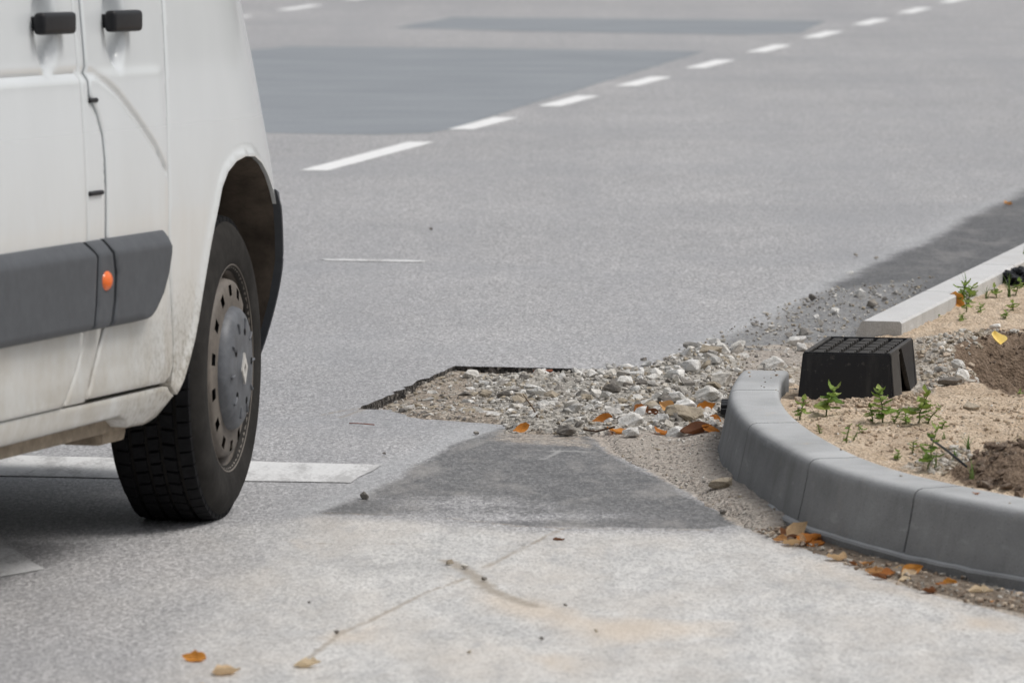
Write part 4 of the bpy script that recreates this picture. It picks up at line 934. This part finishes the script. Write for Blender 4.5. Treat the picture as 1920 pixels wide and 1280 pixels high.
    Fc += [tuple(range(ring)), tuple(range((len(st) - 1) * ring, len(st) * ring))]
    sh = mesh_obj('body_shell', V, Fc, M['gap'], van)
    bm = bmesh.new(); bm.from_mesh(sh.data); bmesh.ops.recalc_face_normals(bm, faces=bm.faces); bm.to_mesh(sh.data); bm.free()
    sh.data.materials.append(M['van'])
    for p_ in sh.data.polygons:
        if p_.center.x < -.3 or p_.center.z > 1.4 or p_.center.y > .6: p_.material_index = 1
    # underbody: sill flange, jacking rail, floor
    def ub(name, x0, x1, s0, s1, z0, z1, mat, bev=.01):
        bm = bmesh.new(); bm_box(bm, (x0 + x1) / 2, (s0 + s1) / 2, (z0 + z1) / 2, x1 - x0, s1 - s0, z1 - z0, bev, 2); return bm_obj(name, bm, mat, van, False)
    ub('sill_flange', -.10, -.02, -3.0, -.60, .255, .34, M['under'])
    ub('floor_rail', -.22, -.12, -3.0, -.66, .228, .32, M['under'])
    ub('floor_pan', -1.8, -.1, -3.0, -.62, .30, .345, M['liner'])
    ub('jacking_bracket', -.15, -.035, -.76, -.60, .225, .31, M['under'], .02)
    ub('added_subframe', -1.6, -.30, -.5, .42, .19, .33, M['liner'], .03)  # unseen; added to deepen the shadow under the van
    ub('added_fuel_tank', -1.5, -.32, -2.5, -1.3, .19, .295, M['liner'], .04)  # unseen too, added to keep light off the ground below
    ub('bumper_beam', -1.75, -.20, .62, .80, .25, .68, M['trim'], .04)
    # ---------------- wheels
    def revolve(prof, seg=72, closed=False):
        V = []; n = len(prof)
        for k in range(seg):
            a = 2 * math.pi * k / seg
            for (x, r) in prof: V.append((x, r * math.sin(a), r * math.cos(a)))
        Fc = []
        for k in range(seg):
            k2 = (k + 1) % seg
            for i in range(n - 1 if not closed else n):
                j = (i + 1) % n; Fc.append((k * n + i, k2 * n + i, k2 * n + j, k * n + j))
        return V, Fc
    def revo(name, prof, mat, par, seg=72, closed=False):
        V, Fc = revolve(prof, seg, closed); o = mesh_obj(name, V, Fc, mat, par, True)
        bm = bmesh.new(); bm.from_mesh(o.data); bmesh.ops.remove_doubles(bm, verts=bm.verts, dist=1e-5); bmesh.ops.recalc_face_normals(bm, faces=bm.faces)
        for e in bm.edges:
            if len(e.link_faces) == 2 and e.calc_face_angle() > R(40): e.smooth = False
        bm.to_mesh(o.data); bm.free(); return o
    def make_wheel():
        wh = bpy.data.objects.new('wheel', None); link(wh, van)
        T = .215                                # x = 0 outer face, -T inner
        side = [(-.012, .218), (-.002, .228), (.003, .25), (.006, .275), (.004, .295), (-.004, .312), (-.016, .326), (-.024, .3305)]
        prof = side + [(-.05, .3335), (-.5 * T, .3355), (-T + .05, .3335)] + [(-T - x, r) for x, r in side[::-1]]
        ty = revo('tyre', prof, M['sidewall'], wh, 96)
        # tread: rows of blocks with grooves between
        V = []; Fc = []
        rows = [(-.018, -.050, 58, 0, .0), (-.057, -.088, 58, .5, .12), (-.094, -.121, 64, .25, -.1), (-.127, -.158, 58, .5, -.12), (-.165, -.197, 58, 0, .0)]
        for (x0, x1, n, ph, sk) in rows:
            for k in range(n):
                ge = .035 if x0 > -.03 or x1 < -.19 else .07; a0 = 2 * math.pi * (k + ph + ge) / n; a1 = 2 * math.pi * (k + ph + 1 - ge) / n; b = len(V); wv = .012 * math.sin(k * 2.4)
                for (rr, inx) in ((.328, 0), (.3445, .0022)):
                    for (x, a) in ((x0, a0), (x1, a0 + sk * .1), (x1, (a0 + a1) / 2 + sk * .1), (x1, a1 + sk * .1), (x0, a1), (x0, (a0 + a1) / 2)):
                        xm = (x0 + x1) / 2; am = (a0 + a1) / 2; x_ = x + (inx if x < xm else -inx); a_ = a + (wv if abs(a - am) < 1e-3 + abs(sk * .1) else 0) + (.004 if a < am - .01 else (-.004 if a > am + .01 else 0)) * (inx > 0)
                        edge_drop = .010 * max(0, abs((x + T / 2)) / (T / 2) - .62) / .38
                        r2 = rr - edge_drop; V.append((x_, r2 * math.sin(a_), r2 * math.cos(a_)))
                Fc += [tuple(b + 6 + i for i in range(6))] + [(b + i, b + (i + 1) % 6, b + 6 + (i + 1) % 6, b + 6 + i) for i in range(6)]
        tr = mesh_obj('tread', V, Fc, M['tread'], ty)
        bm = bmesh.new(); bm.from_mesh(tr.data); bmesh.ops.recalc_face_normals(bm, faces=bm.faces); bm.to_mesh(tr.data); bm.free()
        rim = revo('rim', [(-.012, .2185), (-.004, .226), (.0, .232), (-.003, .236), (-.012, .236), (-.012, .228), (-.020, .220), (-.030, .214), (-.070, .206), (-.10, .20), (-.17, .20)], M['rim'], wh)
        # steel disc with holes near its rim
        nh, V, Fc = 14, [], []
        seg = nh * 6
        rs = [(.012, .085), (.013, .148), (.0125, .163), (.010, .187), (.006, .197), (-.030, .206), (-.075, .209)]
        for k in range(seg):
            a = 2 * math.pi * k / seg
            for (x, r) in rs: V.append((x - .012, r * math.sin(a), r * math.cos(a)))
        n = len(rs)
        for k in range(seg):
            for i in range(n - 1):
                if i == 2 and k % 6 in (0, 1): continue
                Fc.append((k * n + i, ((k + 1) % seg) * n + i, ((k + 1) % seg) * n + i + 1, k * n + i + 1))
        disc = mesh_obj('wheel_disc', V, Fc, M['rim'], wh, True)
        revo('dark_drum', [(-.045, 0.001), (-.045, .190), (-.10, .196), (-.15, .196)], M['gap'], wh, 32)  # drum widened and near-black, painting the shade behind the disc holes
        cap = revo('hub_cap', [(.030, .0005), (.030, .030), (.027, .036), (.029, .07), (.027, .105), (.022, .126), (.014, .135), (.002, .139), (-.010, .141)], M['hub'], wh)
        # raised rhombus emblem in the middle of the cap and five bolt dimples
        o_, i_ = (.036, .027), (.016, .010); V = []
        for x in (.029, .0335):
            for (h, w_) in (o_, i_): V += [(x, 0, h), (x, w_, 0), (x, 0, -h), (x, -w_, 0)]
        Fc = []
        for k in range(4):
            k2 = (k + 1) % 4; Fc += [(8 + k, 8 + k2, 12 + k2, 12 + k), (k, k2, 8 + k2, 8 + k), (4 + k, 4 + k2, 12 + k2, 12 + k)]
        em = mesh_obj('emblem', V, Fc, M['emblem'], cap)
        bm = bmesh.new(); bmesh.ops.create_cone(bm, cap_ends=True, segments=12, radius1=.010, radius2=.008, depth=.012); b0 = bm_obj('bolt', bm, M['gap'], cap)
        for k in range(5):
            o = b0 if k == 0 else link(b0.copy(), cap); a = 2 * math.pi * k / 5 + .3
            o.location = (.0235, .082 * math.sin(a), .082 * math.cos(a)); o.rotation_euler = (0, math.pi / 2, 0)
        for k in range(10):
            bm = bmesh.new(); a = 2 * math.pi * (k + .5) / 10; bm_box(bm, .0275, 0, .100, .008, .006, .026, .002, 1)
            o = bm_obj('cap_slot', bm, M['hub'], cap); o.rotation_euler = (-a, 0, 0)
        return wh
    def copy_tree(o, parent):
        c = o.copy(); COL.objects.link(c); c.parent = parent
        for ch in list(o.children): copy_tree(ch, c)
        return c
    w0 = make_wheel()
    places = [(0, 0, 0), (0, -3.58, 0), (2 * CXV, 0, 1), (2 * CXV, -3.58, 1)]
    steer = YAW - R(9.9)
    ws = [w0] + [copy_tree(w0, van) for _ in range(3)]
    for wh, (x, s, fl) in zip(ws, places):
        wh.location = (x + (.010 if not fl else -.010), s, .344 + s * math.tan(-RAKE) * -1 * 0 + (s * math.sin(RAKE) * 1.0 if s else 0))
        wh.scale = (1.0, 1.026, 1.026); wh.rotation_euler = (R(7) + (0 if not s else .4), 0, (steer if s == 0 else 0) + (math.pi if fl else 0))
    return van
van = build_van()

# ------------------------------------------------------------------ fallen leaves, twigs, weeds
random.seed(29)
def leaf_mesh(name, mat, L=1, W=.6, curl=.5, fold=.3, lobes=0, seed=0, n=7):
    rr = random.Random(seed); V = []; Fc = []; m = 4
    for i in range(n + 1):
        t = i / n; w_ = W * .5 * math.sin(math.pi * min(1, t * 1.02) ** .8) ** .85 + .01
        if lobes: w_ *= 1 + lobes * math.sin(t * 16 + seed)
        for j in range(-m, m + 1):
            u = j / m; x = u * w_ * (1 + .06 * rr.uniform(-1, 1)); y = t * L - .5 * L
            z = fold * abs(u) ** 1.3 * w_ + curl * (t - .5) ** 2 * L * .6 + .035 * L * math.sin(5 * u + seed + 6 * t) * abs(u) + rr.uniform(-.04, .04) * L
            V.append((x, y, z))
    k = 2 * m + 1
    for i in range(n):
        for j in range(2 * m): Fc.append((i * k + j, i * k + j + 1, (i + 1) * k + j + 1, (i + 1) * k + j))
    me = bpy.data.meshes.new(name); me.from_pydata(V, [], Fc); me.materials.append(M[mat]); me.polygons.foreach_set('use_smooth', [True] * len(Fc)); return me
LM = {k: [leaf_mesh('fallen_leaf', k, 1, random.uniform(.55, .85), random.uniform(.2, 1.2), random.uniform(.2, .9), random.choice([0, .1, .16]), 50 + i) for i in range(6)] for k in ('leaf', 'paleleaf', 'darkleaf')}
def fallen(px, py, wpx, mat, label, up=0.0, group=None, rz=None, z=None):
    gut = px > 1440 and py > 960
    p = locate(px, py + 4) if z is None else G(px, py + 4, z)
    if gut and z is None: p = G(px, py + 7, .003)
    s = wpx / pxm(p.y); sc = s * (1.2 if gut else (1.4 if 950 < px < 1350 else 1.08))
    o = bpy.data.objects.new('fallen_leaf', random.choice(LM[mat]))
    o.scale = (sc, sc, sc)
    mr = Matrix.Rotation(up * 1.05 + random.uniform(-.05, .15), 3, 'X') @ Matrix.Rotation(random.uniform(-.2, .2), 3, 'Y') @ Matrix.Rotation(random.uniform(.7, 2.4) * random.choice((-1, 1)) if rz is None else rz, 3, 'Z')
    o.rotation_euler = mr.to_euler(); link(o)
    mt = o.rotation_euler.to_matrix(); lo = min((mt @ v.co).z for v in o.data.vertices) * sc
    o.location = (p.x, p.y, p.z - lo - .002)
    return tag(o, label, 'leaf', group)
fl = [
 (1494, 1000, 42, 'paleleaf', 'big tan dry leaf standing upright in the leaf pile at the kerb foot', 1), (1463, 1006, 26, 'leaf', 'orange and yellow leaf at the left end of the kerb-foot leaf pile', .2), (1490, 1013, 44, 'paleleaf', 'long pale curled leaf lying in front of the upright tan leaf', 0),
 (1519, 1012, 44, 'leaf', 'brown curled leaf right of the upright tan leaf', .3), (1545, 1010, 30, 'darkleaf', 'dark brown leaf at the right end of the kerb-foot leaf pile', .2), (1478, 998, 32, 'darkleaf', 'dark leaf tucked behind the upright tan leaf', .3), (1530, 1010, 28, 'leaf', 'orange leaf leaning on the kerb at the back of the pile', .6),
 (1568, 1041, 38, 'paleleaf', 'single pale leaf lying flat between the two leaf piles along the kerb', 0), (1623, 1053, 30, 'leaf', 'thin orange leaf at the left of the second leaf pile', 0), (1640, 1067, 34, 'leaf', 'bright orange leaf at the front of the second leaf pile', .2), (1648, 1076, 26, 'darkleaf', 'brown leaf under the bright orange one in the second pile', 0),
 (1688, 1062, 26, 'paleleaf', 'cream leaf in the middle of the second leaf pile', .4), (1710, 1068, 36, 'leaf', 'tall tan-orange leaf at the kerb in the second leaf pile', .8), (1697, 1080, 22, 'paleleaf', 'whitish leaf lying in front of the second leaf pile', 0), (1676, 1070, 20, 'leaf', 'small brown leaf between the orange and cream leaves of the second pile', .3), (1728, 1070, 24, 'leaf', 'small tan leaf right of the second leaf pile', .1),
 (1781, 1090, 24, 'leaf', 'rust-orange leaf leaning on the kerb foot right of the second pile', .7), (1742, 1102, 26, 'darkleaf', 'red-brown leaf at the pavement edge of the gutter', 0), (1838, 1106, 42, 'paleleaf', 'pale yellow leaf lying flat in the gutter near the right edge', 0), (1912, 1128, 34, 'paleleaf', 'tan leaf in the gutter at the right edge of the picture', 0), (1600, 1050, 18, 'darkleaf', 'small dark leaf just left of the second leaf pile', 0), (1505, 1003, 34, 'leaf', 'orange leaf under the long pale leaf in the kerb-foot pile', .15), (1484, 1004, 26, 'darkleaf', 'brown leaf beneath the orange and yellow one in the kerb-foot pile', .2), (1530, 1016, 30, 'leaf', 'rusty leaf at the front right of the kerb-foot pile', .15), (1662, 1072, 26, 'leaf', 'amber leaf beside the bright orange one in the second pile', .25), (1704, 1072, 30, 'paleleaf', 'tan leaf leaning on the tall leaf of the second pile', .4), (1765, 1092, 22, 'leaf', 'orange leaf scrap between the rust-orange and red-brown leaves', .1), (1870, 1122, 22, 'leaf', 'small brown-orange leaf in the gutter right of the pale yellow leaf', .1),
 (978, 804, 24, 'leaf', 'glossy orange leaf at the left front corner of the rubble', .7), (1098, 798, 30, 'darkleaf', 'brown crumpled leaf on the front of the rubble, left of three', .5), (1130, 789, 28, 'leaf', 'curled brown leaf standing on the front of the rubble', .8), (1118, 806, 30, 'darkleaf', 'dark leaf under the curled brown leaf on the rubble', .1), (1160, 808, 34, 'leaf', 'rust-red leaf lying flat at the front edge of the rubble', .1),
 (1202, 768, 22, 'leaf', 'pale orange leaf behind the square concrete block', .5), (1250, 768, 26, 'leaf', 'orange leaf standing behind the blue-grey block', .7), (1222, 772, 22, 'darkleaf', 'brownish leaf left of the orange leaf behind the blue-grey block', .2), (1240, 810, 30, 'leaf', 'orange-brown leaf at the front, below the blue-grey block', .2), (1292, 797, 20, 'paleleaf', 'peach leaf in front of the crumbly lump', .3),
 (1306, 808, 44, 'darkleaf', 'long red-brown leaf at the front of the rubble near the kerb', .2), (1332, 805, 26, 'leaf', 'golden brown leaf against the kerb foot', .6), (1324, 769, 28, 'leaf', 'bright amber leaf standing beside the crumbly lump', .9), (1342, 785, 18, 'leaf', 'small orange leaf squeezed against the kerb', .7), (1268, 795, 18, 'leaf', 'small orange leaf under the edge of the crumbly lump', .3),
 (365, 1233, 46, 'leaf', 'folded orange leaf on the pavement at the bottom left', .35), (425, 1259, 50, 'paleleaf', 'peach curled leaf at the bottom left, below the folded orange one', 0), (577, 1245, 48, 'paleleaf', 'flat cream leaf on the pavement at the bottom', 0), (381, 1281, 20, 'paleleaf', 'small tan leaf cut by the bottom edge of the picture', 0),
 (1794, 572, 36, 'leaf', 'rust-coloured dry leaf standing against the straight kerb by the weeds', 1), (1878, 530, 26, 'leaf', 'orange leaf on the soil beside the black plastic scrap', .2), (1907, 505, 20, 'leaf', 'orange leaf lying on the black plastic scrap', .3), (1890, 379, 18, 'leaf', 'orange leaf alone on the dark strip in the distance', 0), (1048, 1007, 18, 'darkleaf', 'tiny brown leaf shred beside the crack in front of the dark patch', 0), (1570, 770, 14, 'paleleaf', 'tiny tan leaf on the sand in front of the black box', 0), (1830, 920, 16, 'leaf', 'small tan leaf lying on the kerb top near the soil mound', 0)]
for q in fl: fallen(*q[:4], q[4], q[5], z=(KZ + .003 if 'kerb top' in q[4] else (.03 if 'straight kerb' in q[4] and False else None)))
o = fallen(1867, 630, 32, 'paleleaf', 'yellow curled leaf with a notch, lying on the gravel band above the pit', .5); o.data = leaf_mesh('fallen_leaf', 'paleleaf', 1, .9, 1.4, .9, 0, 77); o.data.materials[0] = M['yellow']; o.rotation_euler = (.75, .1, .5); o.location = locate(1867, 638, .02)

def stick(name, pts, r, mat, label, cat='twig', n=6, r1=None):
    c = Vector(pts[0]); V, Fc = tube([Vector(p) - c for p in pts], r, r1, n); o = mesh_obj(name, V, Fc, M[mat], None, True); o.location = c; return tag(o, label, cat)
def zG(px, py, dz=.006):
    return locate(px, py, dz)
a = zG(1013, 792, .01); b_ = a + Vector((-.045, .18, .055)); stick('twig', [a, a.lerp(b_, .5) + Vector((.003, 0, .002)), b_], .0022, 'twig', 'thin dark twig sticking up diagonally from the rubble', r1=.0014)
a = zG(655, 793); b_ = zG(702, 796); stick('twig', [a, a.lerp(b_, .5) + Vector((0, 0, .001)), b_], .0014, 'redwood', 'orange-brown sliver lying on the road left of the rubble')
a = zG(1095, 805, .02); b_ = zG(1152, 800, .035); stick('twig', [a, a.lerp(b_, .4) + Vector((0, 0, -.008)), b_], .0025, 'twig', 'bent dark twig among the dead leaves at the front of the rubble')
a = G(1000, 696, -.008); b_ = G(1036, 695, -.006); stick('stick', [a, b_], .004, 'redwood', 'red-brown stick along the far edge of the hole', 'stick')
a = zG(1812, 874, .03); b_ = G(1746, 823, .18); stick('stick', [a, a.lerp(b_, .5) + Vector((0, 0, .002)), b_], .003, 'black', 'thin black rod leaning out of the soil mound over the sand', 'rod')
# crumpled black plastic by the straight kerb
def scrap():
    from mathutils import noise
    p = zG(1912, 533, 0); bm = bmesh.new(); bmesh.ops.create_icosphere(bm, subdivisions=4, radius=1)
    for v in bm.verts:
        k = 1 + .55 * noise.fractal(v.co * 2.2, .8, 2.2, 4); v.co = Vector((v.co.x * .055 * k, v.co.y * .09 * k, v.co.z * .034 * k))
    o = bm_obj('plastic_scrap', bm, M['black'], None, False); o.location = (p.x + .01, p.y, p.z + .018); tag(o, 'crumpled black plastic scrap beside the straight kerb at the right edge', 'scrap')
scrap()

# weeds: stem with alternate leaves, each leaf a part
WL = [leaf_mesh('leaf', 'weed', 1, .5 + .07 * i, .5 + .3 * i, .35, .10, 80 + i, 6) for i in range(4)]
for me in WL:                                   # leaf base at the origin
    for v in me.vertices: v.co.y += .5
def weed(px, py, hpx, nl, spread, label, lean=0, leafk=.45, cat='weed'):
    p = zG(px, py, -.004); s = pxm(p.y); h = hpx / s
    t = tag(empty('weed', p), label, cat, 'weeds on the planter soil'); lean += random.uniform(-.3, .3); lean_y = random.uniform(-.5, .3)
    pts = [Vector((lean * h * (k / 6) ** 1.5 + random.uniform(-.03, .03) * h * (k > 0), lean_y * h * (k / 6) ** 1.5 + random.uniform(-.04, .04) * h, h * (k / 6) * (1 - .12 * (k / 6)))) for k in range(7)]
    V, Fc = tube(pts, .0022, .0011, 6); mesh_obj('stem', V, Fc, M['stem'], t, True)
    for k in range(nl):
        f = .16 + .84 * (k + .5) / nl; i = min(5, int(f * 6)); q = pts[i].lerp(pts[i + 1], f * 6 - i)
        az = k * 2.4 + random.uniform(-.4, .4); el = random.uniform(-.35, .5) + (.6 if f > .85 else 0); L_ = h * leafk * spread * random.uniform(.9, 1.5) * (1.2 - .5 * f)
        o = bpy.data.objects.new('leaf', random.choice(WL)); link(o, t); o.location = q; o.scale = (L_, L_, L_); o.rotation_euler = (el, random.uniform(-.3, .3), az)
def tuft(px, py, hpx, n, spread, label):
    p = zG(px, py, -.003); s = pxm(p.y); h = hpx / s; V = []; Fc = []
    for k in range(n):
        a = random.uniform(0, 6.28); L_ = h * random.uniform(.55, 1.05); sp_ = spread * random.uniform(.2, 1) * L_; w_ = .0016 + .0008 * random.random(); b = len(V); sx, sy = -math.sin(a), math.cos(a)
        for i in range(6):
            f = i / 5; r = sp_ * f ** 1.8; z = L_ * (f - .12 * f * f); ww = w_ * (1 - f * .92)
            for sg in (-1, 1): V.append((math.cos(a) * r + sx * ww * sg + .004 * math.cos(a * 3), math.sin(a) * r + sy * ww * sg, z))
        Fc += [(b + 2 * i, b + 2 * i + 1, b + 2 * i + 3, b + 2 * i + 2) for i in range(5)]
    o = mesh_obj('grass_tuft', V, Fc, M['grass'], None, True); o.location = p; tag(o, label, 'grass', 'grass tufts on the planter soil')
random.seed(77)
weed(1500, 790, 48, 10, .7, 'slender green weed at the kerb, left of the black box front')
weed(1549, 780, 52, 13, 1.15, 'broad-leaved bright green weed in front of the black box left half')
weed(1655, 795, 70, 17, .75, 'tallest bushy weed in front of the black box right corner')
weed(1636, 798, 40, 11, .75, 'low drooping weed just left of the bushy weed by the box corner', -.3)
weed(1676, 798, 34, 9, .8, 'small spreading weed just right of the bushy weed', .4)
weed(1722, 795, 66, 15, .8, 'upright weed standing right of the black box corner')
weed(1740, 795, 40, 7, .7, 'short weed leaning right beside the upright weed', .35)
weed(1700, 800, 30, 8, 1.1, 'low weed with a broad leaf between the bushy and the upright weed', .2)
weed(1585, 838, 50, 8, .45, 'thin pale weed close to the kerb in front of the bushy weed')
weed(1600, 830, 22, 6, .6, 'tiny weed seedling behind the thin pale weed')
weed(1741, 888, 92, 12, .7, 'long-stemmed weed growing at the kerb beside the black rod', -.12, .34)
weed(1683, 868, 24, 9, .9, 'little dark green weed at the kerb, left of the long-stemmed weed')
weed(1537, 815, 18, 7, 1.0, 'small flat weed at the kerb below the slender weed')
weed(1800, 575, 48, 16, .9, 'leafy green weed growing by the straight kerb next to the rust leaf')
weed(1816, 572, 40, 13, .85, 'second leafy weed by the straight kerb, right of the first', .1)
weed(1812, 585, 24, 8, 1.2, 'low bright weed in front of the two leafy weeds by the straight kerb')
weed(1757, 599, 18, 14, 1.1, 'low grey-green weed cushion at the straight kerb behind the box')
weed(1806, 602, 14, 8, 1.4, 'flat rosette weed on the sand in front of the kerb weeds')
weed(1900, 585, 20, 10, 1.3, 'flat spreading weed at the right edge above the gravel band', -.3)
weed(1905, 555, 34, 10, .9, 'weed below the black plastic scrap at the right edge')
weed(1912, 745, 14, 6, 1.3, 'small weed at the right edge in front of the pit')
tuft(1812, 560, 62, 7, .5, 'tall thin grass blades rising behind the leafy kerb weeds')
tuft(1755, 888, 60, 9, .5, 'grass tuft at the kerb right beside the long-stemmed weed')
tuft(1816, 848, 44, 14, .8, 'grass tuft on the sand just above the soil mound')
tuft(1822, 898, 46, 8, .6, 'grass tuft at the left foot of the soil mound')
tuft(1790, 862, 30, 9, .8, 'short grass tuft near the tip of the black rod')
tuft(1892, 560, 60, 12, .7, 'grass tuft beside the black plastic scrap')
tuft(1918, 500, 60, 6, .7, 'long bending grass blades over the straight kerb at the right edge')
tuft(1915, 840, 30, 8, .8, 'grass tuft at the right edge on the soil mound')
tuft(1770, 825, 20, 8, 1.0, 'sparse dry grass on the sand above the black rod')
weed(1838, 590, 20, 9, 1.2, 'small low weed on the sand right of the kerb weeds', .3)
weed(1868, 560, 26, 10, 1.0, 'bushy little weed left of the black plastic scrap')
weed(1885, 600, 16, 9, 1.4, 'flat green rosette above the gravel band near the right edge', -.2)
weed(1765, 808, 22, 7, 1.0, 'tiny sprig on open sand right of the upright weed', .2)
weed(1620, 815, 22, 8, 1.1, 'small sprawling weed on the sand left of the low drooping weed', -.4)
weed(1712, 850, 26, 8, .9, 'short weed with drooping leaves above the long-stemmed weed', .3)
tuft(1850, 560, 34, 10, .9, 'fine grass tuft between the kerb weeds and the plastic scrap')
tuft(1735, 870, 34, 8, .7, 'thin grass blades left of the long-stemmed weed')
